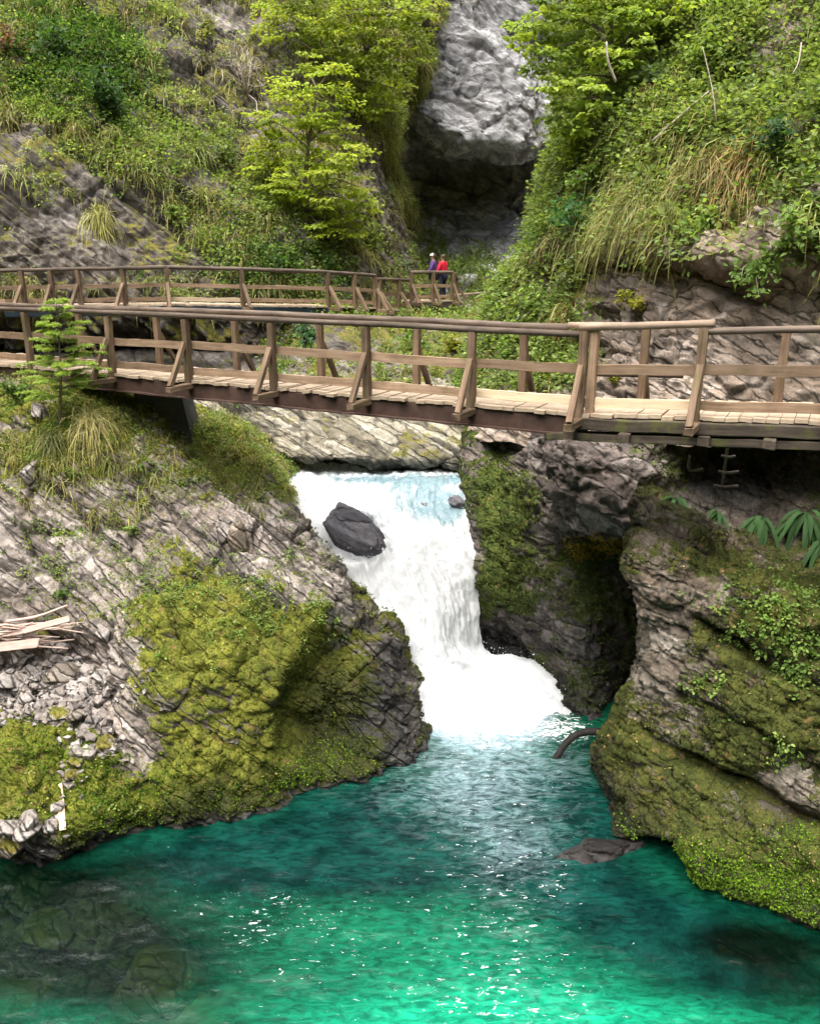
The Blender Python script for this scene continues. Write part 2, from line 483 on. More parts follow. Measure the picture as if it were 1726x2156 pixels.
def tube(pts, radii, sides=7, rough=0.0, seed=0, cap=True):
    """tube along a polyline; returns verts, quads"""
    pts = np.asarray(pts, float); n = len(pts)
    radii = np.broadcast_to(np.asarray(radii, float), (n,))
    tg = unit(np.gradient(pts, axis=0))
    ref = np.array([0.31, 0.17, 0.93])
    a = unit(np.cross(tg, ref)); b = np.cross(tg, a)
    ang = np.linspace(0, 2 * math.pi, sides, endpoint=False)
    ring = np.cos(ang)[None, :, None] * a[:, None, :] + np.sin(ang)[None, :, None] * b[:, None, :]
    r = radii[:, None, None]
    V = pts[:, None, :] + ring * r
    if rough:
        V = V + ring * r * rough * fbm(V.reshape(-1, 3) * (0.9 / max(radii.max(), 1e-3)) * 0.35, seed, 3).reshape(n, sides, 1)
    V = V.reshape(-1, 3)
    q = []
    i = np.arange(sides); j = (i + 1) % sides
    for k in range(n - 1):
        q.append(np.stack([k * sides + i, k * sides + j, (k + 1) * sides + j, (k + 1) * sides + i], axis=1))
    q = np.concatenate(q)
    if cap:
        c0, c1 = len(V), len(V) + 1
        V = np.concatenate([V, pts[:1], pts[-1:]])
        q = np.concatenate([q, np.stack([np.full(sides // 2 + sides % 2, c0), j[::2], i[::2], i[::2] - 1 + (i[::2] == 0) * sides], axis=1),
                            np.stack([np.full(sides // 2 + sides % 2, c1), (n - 1) * sides + (i[::2] - 1 + (i[::2] == 0) * sides), (n - 1) * sides + i[::2], (n - 1) * sides + j[::2]], axis=1)]) if sides % 2 == 0 else q
    return V, q

def smooth_path(pts, m=6):
    pts = np.asarray(pts, float)
    if len(pts) < 3: return pts
    return cr(pts, [m] * (len(pts) - 1))

def multi_tube(name, items, mat, parent=None, loc=None, smooth=True):
    V, Q, o = [], [], 0
    for pts, rad, sides, rough in items:
        v, q = tube(pts, rad, sides, rough, o)
        V.append(v); Q.append(q + o); o += len(v)
    me = np_mesh(name, np.concatenate(V), np.concatenate(Q), smooth=smooth)
    return link(name, me, mat, parent, loc)

# ================================================================== materials
NB = np.array((.616, .25, .788)); NR = np.array((.45, .2, .87)); NF = np.array((.5, .3, .8))
M_bank = rock_mat('bank_rock', (0.31, 0.255, 0.215), (0.43, 0.37, 0.325), (0.085, 0.10, 0.012), (0.175, 0.18, 0.024), NB, (0.62, 0.555, 0.51), blk=(5.5, 0.75), crack=0.9)
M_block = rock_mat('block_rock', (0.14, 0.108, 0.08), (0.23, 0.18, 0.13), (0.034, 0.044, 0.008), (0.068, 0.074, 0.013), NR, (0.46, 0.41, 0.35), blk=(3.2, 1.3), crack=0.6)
M_wall = rock_mat('wall_rock', (0.30, 0.225, 0.17), (0.42, 0.335, 0.27), (0.09, 0.10, 0.016), (0.16, 0.15, 0.03), NB, (0.58, 0.50, 0.44), blk=(4.2, 0.85), crack=0.8)
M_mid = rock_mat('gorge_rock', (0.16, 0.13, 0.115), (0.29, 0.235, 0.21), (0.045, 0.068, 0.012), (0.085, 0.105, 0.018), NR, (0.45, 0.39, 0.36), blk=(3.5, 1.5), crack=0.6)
M_slab = rock_mat('slab_rock', (0.20, 0.175, 0.125), (0.29, 0.255, 0.185), (0.12, 0.115, 0.03), (0.19, 0.17, 0.05), (.55, .35, .75), (0.56, 0.52, 0.43), blk=(4.5, 0.6), crack=0.8)
M_left = rock_mat('cliff_rock', (0.12, 0.10, 0.085), (0.21, 0.18, 0.15), (0.10, 0.105, 0.02), (0.17, 0.15, 0.035), NB, (0.40, 0.36, 0.33), blk=(2.4, 0.28), crack=0.5)
M_far = rock_mat('limestone', (0.27, 0.265, 0.275), (0.41, 0.40, 0.40), (0.12, 0.13, 0.05), (0.16, 0.16, 0.06), NF, (0.62, 0.61, 0.61), blk=(0.9, 0.5), crack=0.5)
M_leaf = leaf_mat('leaf'); M_grass = leaf_mat('grass_blade', 0.3, 0.6); M_mossleaf = leaf_mat('moss_leaf', 0.12, 0.9)
M_bark = flat_mat('bark', (0.10, 0.075, 0.055), (0.19, 0.155, 0.12), 14, 0.9, 0.8)
M_twig = flat_mat('dry_twig', (0.30, 0.24, 0.20), (0.50, 0.44, 0.38), 20, 0.85, 0.4)
M_drift = wood_mat('driftwood', (0.50, 0.36, 0.30), (0.66, 0.52, 0.45), 0.8, 0, 0.3)
M_pine = wood_mat('fresh_board', (0.62, 0.46, 0.30), (0.72, 0.58, 0.40), 0.7, 0, 0.2)
M_post = wood_mat('weathered_timber', (0.115, 0.072, 0.045), (0.21, 0.145, 0.098), 0.8, 0.25, 0.45)
M_rail = wood_mat('rail_timber', (0.22, 0.14, 0.085), (0.36, 0.25, 0.17), 0.75, 0.12, 0.4)
M_log = wood_mat('handrail_log', (0.07, 0.050, 0.038), (0.16, 0.12, 0.095), 0.7, 0.15, 0.5)
M_logl = wood_mat('pale_handrail', (0.30, 0.215, 0.15), (0.45, 0.345, 0.26), 0.7, 0.1, 0.35)
M_deck = wood_mat('deck_plank', (0.40, 0.30, 0.21), (0.54, 0.43, 0.32), 0.75, 0.1, 0.25)
M_rust = flat_mat('rusted_steel', (0.045, 0.026, 0.020), (0.085, 0.048, 0.036), 5, 0.75, 0.35)
M_dark = wood_mat('sodden_timber', (0.055, 0.042, 0.032), (0.11, 0.085, 0.065), 0.85, 0.5, 0.4)
M_pier = flat_mat('pier_stone', (0.05, 0.048, 0.048), (0.09, 0.085, 0.08), 3, 0.9, 0.6)  # colour darkened to carry the shade under the deck

# ================================================================== rock masses
mass('rock_bank', [
    [(-300,775,19),(0,775,19),(180,785,19),(320,815,19),(420,860,19),(520,900,19.5),(588,965,19),(622,1000,21)],
    [(-300,800,16.5),(0,808,16.5),(180,820,16.3),(300,855,16.6),(420,905,17),(530,925,17.3),(600,990,17.2),(622,1015,19.5)],
    [(-300,900,15),(0,900,15),(180,920,15),(300,955,15.2),(420,985,15.6),(520,1020,15.7),(598,1065,15.6),(606,1085,18.5)],
    [(-300,1050,13.8),(0,1050,13.8),(160,1080,13.8),(300,1120,13.8),(430,1110,14),(540,1115,14.3),(662,1150,14.4),(650,1165,17.5)],
    [(-300,1280,12.4),(0,1275,12.4),(150,1280,12.4),(280,1260,12.3),(420,1240,12.6),(580,1240,12.9),(738,1250,13.3),(730,1262,16.5)],
    [(-300,1400,12.1),(0,1390,12.0),(165,1390,11.9),(260,1350,11.3),(420,1340,11.5),(600,1330,12.0),(808,1330,12.8),(800,1342,15.5)],
    [(-300,1490,11),(0,1490,11),(150,1500,10.9),(245,1470,10.7),(420,1450,10.7),(620,1440,11.25),(838,1450,12.3),(828,1452,15)],
    [(-300,1620,10),(0,1610,10),(150,1620,10),(300,1600,10.2),(430,1590,10.4),(600,1580,10.8),(868,1530,12.0),(855,1542,14)],
    [(-300,1740,9.4),(0,1730,9.4),(150,1720,9.6),(300,1690,9.9),(430,1670,10.2),(600,1650,10.6),(880,1580,11.7),(868,1590,13.5)],
    [(-300,1850,9.1),(0,1820,9.15),(150,1780,9.5),(340,1730,10.05),(450,1720,10.1),(600,1698,10.42),(850,1635,11.35),(888,1640,13)],
    [(-300,1960,8.95),(0,1935,8.95),(150,1890,9.3),(350,1822,9.8),(460,1790,10.0),(600,1780,10.35),(845,1740,11.25),(900,1740,12.5)],
    [(-300,2080,8.5),(0,2060,8.4),(150,2020,8.7),(350,1950,9.2),(470,1900,9.5),(600,1900,9.9),(840,1880,10.9),(920,1880,12)],
    [(-300,2400,8.2),(0,2360,8.2),(150,2330,8.4),(350,2240,9.0),(480,2200,9.1),(600,2200,9.6),(840,2180,10.6),(940,2180,11.7)]],
    0.027, M_bank, [(NB, 0.85, 0.42, 0.16), (NB, 0.27, 0.12, 0.06), (NB, 0.09, 0.018, 0.008)], (0.7, 0.24),
    (0.50, 0.6, [(60,1190,170,90,-0.7),(150,1110,150,50,-0.6),(330,1210,120,45,-0.3),(225,1330,50,60,-0.8),(215,1440,50,60,-0.9),(285,1570,50,70,-0.95),(80,1420,150,60,-1.0),
                  (460,1170,60,60,-0.3),(640,1180,80,80,-0.6),(520,1130,60,60,-0.6),(200,1040,110,30,-0.5),(390,1070,50,40,-.4),(470,1330,230,90,0.4),(480,1500,210,150,0.4),(420,1640,160,80,0.5),(130,1640,260,120,0.7),(640,1460,150,160,0.4),(660,1640,170,70,.4),
                  (470,930,110,50,0.5),(120,900,200,80,0.5),(815,1400,35,110,-0.5),(850,1540,30,60,-.6),(690,1450,80,120,.3),(350,1010,140,50,.3),(690,1330,100,40,.3)]),
    [(825,1440,55,150,0.95),(790,1560,110,90,0.75),(690,1500,110,150,0.9),(690,1680,190,40,0.6),(200,1800,260,25,0.8)], seed=3, fac=((0.5, 0.05), (0.17, 0.008)),  # damp along the water; painted shade with damp on the right-hand face
    extra=lambda px, py, P: -0.35 * np.exp(-(((px - 90) / 120) ** 2 + ((py - 1410) / 60) ** 2)) + 0.25 * np.exp(-(((px - 470) / 190) ** 2 + ((py - 1290) / 45) ** 2)) - 0.85 * sstep(0, 70, px - np.interp(py, [1250, 1320, 1400, 1500, 1600, 1700], [720, 650, 590, 560, 575, 600])) * (1 - sstep(740, 830, px)) * sstep(1270, 1340, py) * (1 - sstep(1540, 1640, py)))

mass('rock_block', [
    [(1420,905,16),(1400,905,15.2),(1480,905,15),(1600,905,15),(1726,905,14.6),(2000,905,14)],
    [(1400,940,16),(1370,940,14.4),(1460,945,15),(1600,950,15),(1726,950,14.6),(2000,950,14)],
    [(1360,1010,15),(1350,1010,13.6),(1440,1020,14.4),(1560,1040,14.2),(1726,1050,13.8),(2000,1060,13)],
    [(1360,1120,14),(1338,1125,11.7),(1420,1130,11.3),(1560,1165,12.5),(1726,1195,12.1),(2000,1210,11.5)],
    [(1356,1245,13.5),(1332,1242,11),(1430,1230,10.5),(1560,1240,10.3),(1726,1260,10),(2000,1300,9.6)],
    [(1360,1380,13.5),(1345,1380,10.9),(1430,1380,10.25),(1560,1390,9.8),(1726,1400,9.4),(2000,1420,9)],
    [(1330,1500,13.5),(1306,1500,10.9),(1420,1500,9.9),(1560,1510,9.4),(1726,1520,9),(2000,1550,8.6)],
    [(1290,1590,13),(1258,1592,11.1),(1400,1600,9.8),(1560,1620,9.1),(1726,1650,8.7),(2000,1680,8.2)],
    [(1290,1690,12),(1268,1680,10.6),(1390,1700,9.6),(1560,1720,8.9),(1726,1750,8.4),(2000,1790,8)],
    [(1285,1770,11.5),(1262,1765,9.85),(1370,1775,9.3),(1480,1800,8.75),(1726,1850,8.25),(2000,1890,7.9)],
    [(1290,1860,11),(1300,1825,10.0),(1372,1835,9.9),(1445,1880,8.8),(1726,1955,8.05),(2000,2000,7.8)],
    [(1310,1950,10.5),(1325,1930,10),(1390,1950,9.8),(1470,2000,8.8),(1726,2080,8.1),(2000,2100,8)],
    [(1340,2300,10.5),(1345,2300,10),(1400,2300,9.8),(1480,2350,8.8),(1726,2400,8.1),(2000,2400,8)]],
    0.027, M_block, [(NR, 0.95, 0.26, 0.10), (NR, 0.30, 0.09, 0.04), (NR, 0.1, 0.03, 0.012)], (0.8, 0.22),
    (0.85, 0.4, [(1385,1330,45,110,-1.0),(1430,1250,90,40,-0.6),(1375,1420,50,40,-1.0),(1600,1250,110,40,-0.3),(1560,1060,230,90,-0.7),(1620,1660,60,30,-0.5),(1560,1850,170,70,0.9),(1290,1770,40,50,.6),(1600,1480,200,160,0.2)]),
    [(1560,1030,230,90,1.0),(1380,1850,60,45,0.8)], seed=8, fac=((0.5, 0.045), (0.16, 0.02)),  # first blob paints shade into the recess under the bridge
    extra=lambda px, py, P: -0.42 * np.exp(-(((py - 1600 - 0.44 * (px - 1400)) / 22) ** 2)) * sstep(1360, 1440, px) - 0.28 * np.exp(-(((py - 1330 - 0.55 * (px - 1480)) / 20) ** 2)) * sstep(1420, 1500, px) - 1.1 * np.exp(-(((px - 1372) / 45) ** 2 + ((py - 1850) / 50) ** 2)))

mass('right_cliff', [
    [(1290,-300,33),(1250,-300,28),(1400,-300,25),(1560,-300,23),(1750,-300,21),(2100,-300,19)],
    [(1250,0,30),(1200,0,25.5),(1320,0,22),(1500,0,20),(1726,0,18),(2100,0,16)],
    [(1220,150,29),(1205,150,24.5),(1310,150,21),(1500,150,18.4),(1726,150,16.5),(2100,150,14.6)],
    [(1210,280,28),(1200,280,23.5),(1310,270,19.6),(1500,260,16.9),(1726,260,15),(2100,260,13.4)],
    [(1190,420,27),(1175,420,22.3),(1290,430,18.3),(1480,440,15.3),(1726,450,13.7),(2100,450,12.5)],
    [(1160,520,27),(1140,520,21.6),(1220,515,18.8),(1400,515,15.2),(1560,545,14),(2100,560,12.4)],
    [(1140,560,27),(1110,560,21.4),(1220,560,19),(1390,555,16.2),(1560,590,14.7),(2100,600,13)],
    [(1100,640,26),(1060,640,21),(1200,640,18.6),(1390,640,15.6),(1560,650,14.5),(2100,660,12.9)],
    [(1060,740,26),(1030,740,20.5),(1190,740,18),(1390,740,15),(1560,740,14),(2100,740,12.6)],
    [(1010,850,25),(990,850,19.6),(1150,860,16.8),(1370,860,14.5),(1560,860,13.6),(2100,860,12.3)],
    [(1030,930,24),(1010,930,18.6),(1170,940,15.8),(1370,940,13.9),(1560,940,13.3),(2100,940,12.2)]],
    0.06, M_wall, [(NB, 0.8, 0.30, 0.12), (NB, 0.24, 0.09, 0.04)], (0.55, 0.4),
    (0.12, 0.55, [(1400,280,320,260,0.8),(1200,600,120,150,0.3),(1560,700,230,150,-0.5)]),
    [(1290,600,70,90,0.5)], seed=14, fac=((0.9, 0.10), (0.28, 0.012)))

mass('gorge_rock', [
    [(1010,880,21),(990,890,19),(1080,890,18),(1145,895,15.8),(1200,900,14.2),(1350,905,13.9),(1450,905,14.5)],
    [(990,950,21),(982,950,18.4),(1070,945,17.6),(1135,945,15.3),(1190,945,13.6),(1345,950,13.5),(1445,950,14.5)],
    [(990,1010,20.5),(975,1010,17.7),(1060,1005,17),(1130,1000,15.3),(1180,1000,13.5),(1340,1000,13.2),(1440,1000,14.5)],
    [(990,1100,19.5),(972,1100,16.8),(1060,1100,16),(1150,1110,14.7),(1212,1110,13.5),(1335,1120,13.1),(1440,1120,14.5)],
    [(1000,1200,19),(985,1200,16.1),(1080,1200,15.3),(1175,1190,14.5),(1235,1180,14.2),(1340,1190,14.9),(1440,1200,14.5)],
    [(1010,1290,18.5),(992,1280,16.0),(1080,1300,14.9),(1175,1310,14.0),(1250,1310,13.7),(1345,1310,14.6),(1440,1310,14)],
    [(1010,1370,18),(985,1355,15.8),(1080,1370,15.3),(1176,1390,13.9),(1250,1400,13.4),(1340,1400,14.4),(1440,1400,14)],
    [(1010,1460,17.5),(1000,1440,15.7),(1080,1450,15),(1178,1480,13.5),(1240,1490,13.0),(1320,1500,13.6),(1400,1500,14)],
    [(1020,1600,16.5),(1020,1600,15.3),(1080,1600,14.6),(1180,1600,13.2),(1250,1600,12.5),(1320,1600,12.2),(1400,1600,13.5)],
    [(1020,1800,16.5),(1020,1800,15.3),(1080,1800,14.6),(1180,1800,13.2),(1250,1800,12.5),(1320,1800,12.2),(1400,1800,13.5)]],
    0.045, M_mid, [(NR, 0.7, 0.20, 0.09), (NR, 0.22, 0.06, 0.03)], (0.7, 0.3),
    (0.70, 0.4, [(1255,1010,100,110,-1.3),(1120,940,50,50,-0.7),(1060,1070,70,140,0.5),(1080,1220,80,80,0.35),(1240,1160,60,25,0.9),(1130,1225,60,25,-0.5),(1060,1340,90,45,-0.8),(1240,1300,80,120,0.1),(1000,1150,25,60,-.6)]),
    [(1050,1340,110,60,0.9),(1270,1380,100,190,1.0),(1130,1240,60,80,.4),(990,1120,22,140,0.7),(1130,950,50,60,.4)], seed=21, fac=((0.6, 0.07), (0.2, 0.025)))  # damp by the fall; shade painted into the slot beside the block

mass('bedrock_slab', [
    [(250,800,22.5),(450,800,22.3),(650,800,22.3),(850,800,22.6),(1060,800,23)],
    [(300,870,20.6),(480,870,20.3),(650,870,20.3),(850,870,20.5),(1060,870,21)],
    [(350,925,19.7),(520,925,19.2),(650,935,19),(850,945,19),(1060,935,19.5)],
    [(400,960,19.3),(560,957,18.9),(650,968,18.7),(850,975,18.7),(1060,965,19)],
    [(420,985,20.6),(560,980,20),(650,988,20),(850,995,20),(1060,990,20)],
    [(420,1040,21),(560,1040,20.6),(650,1040,20.6),(850,1040,20.6),(1060,1040,20.6)]],
    0.05, M_slab, [((.55,.35,.75), 0.9, 0.30, 0.1), ((.55,.35,.75), 0.22, 0.09, 0.03)], (0.5, 0.3),
    (0.1, 0.4, [(900,890,60,60,0.3),(540,900,80,40,.1)]), [(780,985,260,22,1.0)], seed=25, fac=((0.7, 0.08),))

mass('back_bank', [
    [(-500,650,32),(0,650,31),(300,652,31),(580,655,32),(700,650,34),(850,640,37),(1000,630,39),(1200,620,38)],
    [(-500,672,31),(0,672,30),(300,672,30),(580,675,30),(690,668,29),(850,662,32),(1050,660,33),(1200,650,30)],
    [(-500,705,34),(0,705,33),(300,705,33),(560,705,31.5),(680,690,26),(850,690,27.5),(1050,690,27),(1200,690,26)],
    [(-500,760,28),(0,760,27.5),(300,760,27.5),(560,755,26.5),(680,750,24.2),(850,750,24.5),(1050,750,24),(1200,750,23)],
    [(-500,815,24),(0,815,24),(300,815,23.6),(560,812,23),(680,810,22.4),(850,815,22.6),(1050,815,23),(1200,815,22)]],
    0.08, M_left, [(NB, 0.7, 0.2, 0.06)], (0.5, 0.25), (0.35, 0.5, [(300,700,330,60,-0.9)]), [(260,715,340,50,1.0)], seed=31)  # last blob paints the shade of the void under the far walkway

mass('left_cliff', [
    [(-500,-300,46),(0,-300,47),(250,-300,48),(500,-300,49),(750,-300,51),(930,-300,53),(960,-300,66)],
    [(-500,0,37),(0,0,38),(250,0,39),(500,0,41),(750,0,44),(905,0,48),(930,0,62)],
    [(-500,150,33.5),(0,150,34),(250,150,35),(500,160,37),(720,170,40),(850,170,44),(870,170,58)],
    [(-500,300,31),(0,300,31.2),(250,300,32.6),(500,320,34),(700,330,36),(795,320,40),(815,330,54)],
    [(-500,430,29.5),(0,430,29.5),(250,430,30.8),(500,430,32),(700,430,33.5),(820,430,38),(840,430,52)],
    [(-500,540,28.6),(0,540,28.6),(250,540,29.4),(500,540,30.2),(700,540,32.2),(845,560,37),(865,560,50)],
    [(-500,640,28.5),(0,640,28.4),(250,640,28.6),(500,640,29.2),(700,640,31.4),(875,640,36),(890,640,48)],
    [(-500,720,29.5),(0,720,29.3),(250,720,29.3),(500,720,29.6),(700,720,31.5),(875,720,36),(890,720,46)]],
    0.085, M_left, [(NB, 1.5, 0.85, 0.3), (NB, 0.42, 0.26, 0.1)], (0.35, 0.7),
    (0.62, 0.5, [(150,440,170,70,-0.8),(60,560,160,60,-0.5),(480,40,80,60,-0.8),(600,70,60,60,-.3),(820,450,40,110,-0.5),(720,540,100,50,-.4)]),
    [], seed=37, fac=((1.6, 0.10), (0.5, 0.04)))

mass('far_cliff', [
    [(760,-300,64),(880,-300,58),(930,-300,55),(985,-300,56),(1040,-300,66),(1400,-300,66)],
    [(760,-40,60),(880,-20,54),(925,-20,52),(985,-10,52),(1015,0,64),(1400,0,62)],
    [(760,110,57),(860,110,52),(930,100,50),(1050,100,50.5),(1090,110,64),(1400,120,62)],
    [(760,200,54),(845,195,50),(950,190,48.5),(1110,185,48.8),(1150,200,60),(1400,200,60)],
    [(760,235,52),(838,215,48.7),(945,268,46.6),(1105,296,47.2),(1175,285,52),(1400,280,56)],
    [(760,275,54),(835,255,50.5),(945,312,49.2),(1105,326,49.4),(1170,315,54),(1400,310,56)],
    [(760,350,61),(845,335,59),(955,340,58),(1110,335,57),(1165,345,57),(1400,350,58)],
    [(760,430,60),(850,420,58.5),(955,430,57),(1100,430,55.5),(1165,430,56),(1400,430,57)],
    [(760,560,52),(880,545,50.5),(960,545,48.5),(1080,550,47.5),(1165,560,48),(1400,560,48)],
    [(760,660,45),(880,640,43.5),(970,630,41.5),(1080,640,41),(1165,650,41),(1400,660,41)],
    [(760,740,42),(880,740,40.5),(970,740,39),(1080,740,38.5),(1165,740,38),(1400,740,38)]],
    0.14, M_far, [(NF, 3.2, 0.35, 0.1), (NF, 0.9, 0.08, 0.03)], (0.25, 0.7),
    (-0.45, 0.35, [(960,600,130,60,0.7),(1180,230,40,60,.6)]), [(1000,440,150,100,0.35)], seed=43, fac=((3.5, 0.25), (1.2, 0.04)))  # darker patch in the hollow under the brow

# riverbed below everything
g = np.linspace(-70, 70, 90); gx, gy = np.meshgrid(g, np.linspace(-50, 95, 90))
P = np.stack([gx, gy, -2.4 + 0 * gx], axis=2).reshape(-1, 3); P[:, 2] += 0.35 * fbm(P * 0.5, 5, 3)
me = np_mesh('riverbed', P, grid_quads(90, 90))
for a in ('moss', 'wet', 'joint'): fattr(me, a, np.zeros(len(P)))
tag(link('riverbed', me, flat_mat('river_gravel', (0.16, 0.20, 0.13), (0.30, 0.32, 0.22), 1.5, 0.9, 0.5)), kind='structure')

# ================================================================== water
def water_mat():
    t = NT('water'); P = t.coord('Object')
    foam_glint, deep, teal, aer, pale = [t.attr(a) for a in ('foam_glint', 'deep', 'teal', 'aer', 'pale')]
    n1 = t.noise(t.mapping(P, (1.0, 1.5, 1)), 1.1, 5, 0.6, 0.6)
    body = t.mix(t.ramp(n1, 0.3, 0.7), (0.001, 0.034, 0.018), (0.004, 0.064, 0.029))
    body = t.mix(pale, body, (0.006, 0.25, 0.135))
    body = t.mix(teal, body, t.mix(t.ramp(n1, 0.35, 0.65), (0.001, 0.016, 0.014), (0.003, 0.040, 0.032)))
    an = t.noise(t.mapping(P, (2.2, 5.0, 1)), 1.6, 7, 0.68, 1.2)
    af = t.math('MULTIPLY', aer, t.ramp(t.math('ADD', an, t.math('MULTIPLY', aer, 0.35)), 0.48, 0.82), clamp=True)
    body = t.mix(af, body, (0.26, 0.37, 0.41))
    rp = t.noise(t.mapping(P, (1.6, 4.6, 1), (0, 0, 0.22)), 3.0, 4, 0.62, 0.8)
    rv = t.n('ShaderNodeVectorMath', operation='SCALE'); t.put(rv.inputs[0], body); t.put(rv.inputs['Scale'], t.ramp(rp, 0.28, 0.72, 0.5, 1.45)); body = rv.outputs[0]  # light and dark of refracting ripples painted into the body colour
    dif = t.n('ShaderNodeBsdfDiffuse'); t.put(dif.inputs[0], body)
    tr = t.n('ShaderNodeBsdfTransparent'); t.put(tr.inputs[0], (0.55, 0.72, 0.50))
    sh = t.mixsh(deep, tr.outputs[0], dif.outputs[0])
    # foam flecks, drawn out by the current; on the open pool painted sky glints
    f1 = t.noise(t.mapping(P, (2.4, 7.5, 1), (0, 0, 0.18)), 3.2, 6, 0.68, 0.9)
    f2 = t.noise(t.mapping(P, (1.2, 1.6, 1)), 1.5, 3, 0.5)
    lim = t.math('SUBTRACT', 0.715, t.math('MULTIPLY', foam_glint, 0.19))
    fm = t.math('ADD', f1, t.math('MULTIPLY', t.math('SUBTRACT', f2, 0.5), 0.22))
    nd = t.n('ShaderNodeMapRange', interpolation_type='SMOOTHSTEP')
    t.put(nd.inputs[0], fm); t.put(nd.inputs[1], lim); t.put(nd.inputs[2], t.math('ADD', lim, 0.07)); t.put(nd.inputs[3], 0.0); t.put(nd.inputs[4], 1.0)
    ff = nd.outputs[0]
    wht = t.n('ShaderNodeBsdfDiffuse'); t.put(wht.inputs[0], (0.86, 0.9, 0.92))
    rip = t.noise(t.mapping(P, (2.2, 4.2, 1), (0, 0, 0.2)), 1.7, 7, 0.62, 0.5)
    rip = t.math('ADD', rip, t.math('MULTIPLY', rp, 0.5))
    nb = t.bump(rip, 0.27, 0.07)
    gl = t.n('ShaderNodeBsdfGlossy'); t.put(gl.inputs['Roughness'], 0.14); t.put(gl.inputs['Normal'], nb); t.put(gl.inputs[0], (1, 1, 1))
    fr = t.n('ShaderNodeFresnel'); fr.inputs['IOR'].default_value = 1.33; t.put(fr.inputs['Normal'], nb)
    sh = t.mixsh(fr.outputs[0], sh, gl.outputs[0])
    sh = t.mixsh(ff, sh, wht.outputs[0])
    return t.done(sh)
M_water = water_mat()

def axis(lo, a, b, hi, fine, coarse):
    return np.concatenate([np.linspace(lo, a, coarse, endpoint=False), np.arange(a, b, fine), np.linspace(b, hi, coarse)])
xs = axis(-30, -7.5, 6.5, 30, 0.045, 14); ys = axis(-40, 5.5, 15.3, 15.6, 0.045, 14)[:-13]
gx, gy = np.meshgrid(xs, ys)
P = np.stack([gx, gy, 0 * gx], axis=2).reshape(-1, 3)
px, py, _ = proj(P)
dfall = np.sqrt(((P[:, 0] - 1.25) / 1.2) ** 2 + ((P[:, 1] - 13.45) / 1.2) ** 2)
near = np.exp(-(np.maximum(dfall - 0.7, 0) / 1.2) ** 2)
Pw = P.copy(); Pw[:, 1] *= 1.8
P[:, 2] = 0.022 * fbm(Pw * 1.5, 70, 3) + 0.010 * fbm(Pw * 5.0, 72, 3) + near * (0.14 * fbm(Pw * 1.4, 71, 4) + 0.05 * fbm(Pw * 4, 73, 3) + 0.05)
P[:, 2] += 0.05 * np.clip(blobs(px, py, [(1000,1680,230,120,1),(1080,1900,160,140,.6)]), 0, 1) * fbm(Pw * 2.2, 74, 3)
wb = fbm(P * 0.8, 90, 4)
foam_glint = np.clip(1.5 * np.exp(-(np.maximum(dfall - 0.75, 0) / 0.30) ** 2) + blobs(px, py, [(1030,1560,230,50,.45),(1190,1530,70,35,1.0),(1000,1660,190,80,.42),(1050,1780,170,90,.45),(1040,1930,200,120,.40),(1100,2080,260,100,.34),(1000,2080,140,60,.1),(640,2000,240,120,.40),(1210,1850,90,40,.25),(1000,2150,300,80,.3),(560,1900,200,70,.36)]) + 0.12 * wb, 0, 1.6)
aer = np.clip(1.4 * np.exp(-(np.maximum(dfall - 0.75, 0) / 0.5) ** 2) + blobs(px, py, [(1050,1610,240,70,.45),(980,1690,180,80,.35),(1090,1790,120,80,.4),(1060,1960,150,110,.16),(1140,2100,140,70,.12)]), 0, 1)
deep = np.clip(1 - blobs(px, py, [(60,1860,220,60,.9),(110,1960,250,80,.9),(80,2080,190,70,.65),(230,2000,280,110,.6),(330,1820,120,30,.45),(1640,2000,200,50,.9),(1560,1970,120,40,.5),(1700,2080,140,50,.6),(330,2070,110,60,.55)]) + 0.15 * wb, 0.08, 1)
teal = np.clip(blobs(px, py, [(900,1710,440,120,1.1),(520,1815,360,75,1.0),(820,1830,260,60,.6),(1150,1760,180,120,.9),(1400,1960,200,80,1.3),(1560,2060,180,60,1.0),(200,1950,240,80,.35),(1250,1880,120,60,.8)]) + 0.25 * wb, 0, 1)  # blobs by the right block paint its dark reflection into the water colour
pale = np.clip(blobs(px, py, [(1420,2140,240,50,.55),(1200,2140,200,50,.3),(1050,2070,260,110,.45),(820,1960,200,90,.18),(110,2110,110,50,.3),(900,2150,300,60,.8)]) + 0.12 * wb, 0, 1)
me = np_mesh('river', P, grid_quads(len(ys), len(xs)))
for k, v in dict(foam_glint=foam_glint, aer=aer, deep=deep, teal=teal, pale=pale).items(): fattr(me, k, v)
tag(link('river', me, M_water), kind='structure')

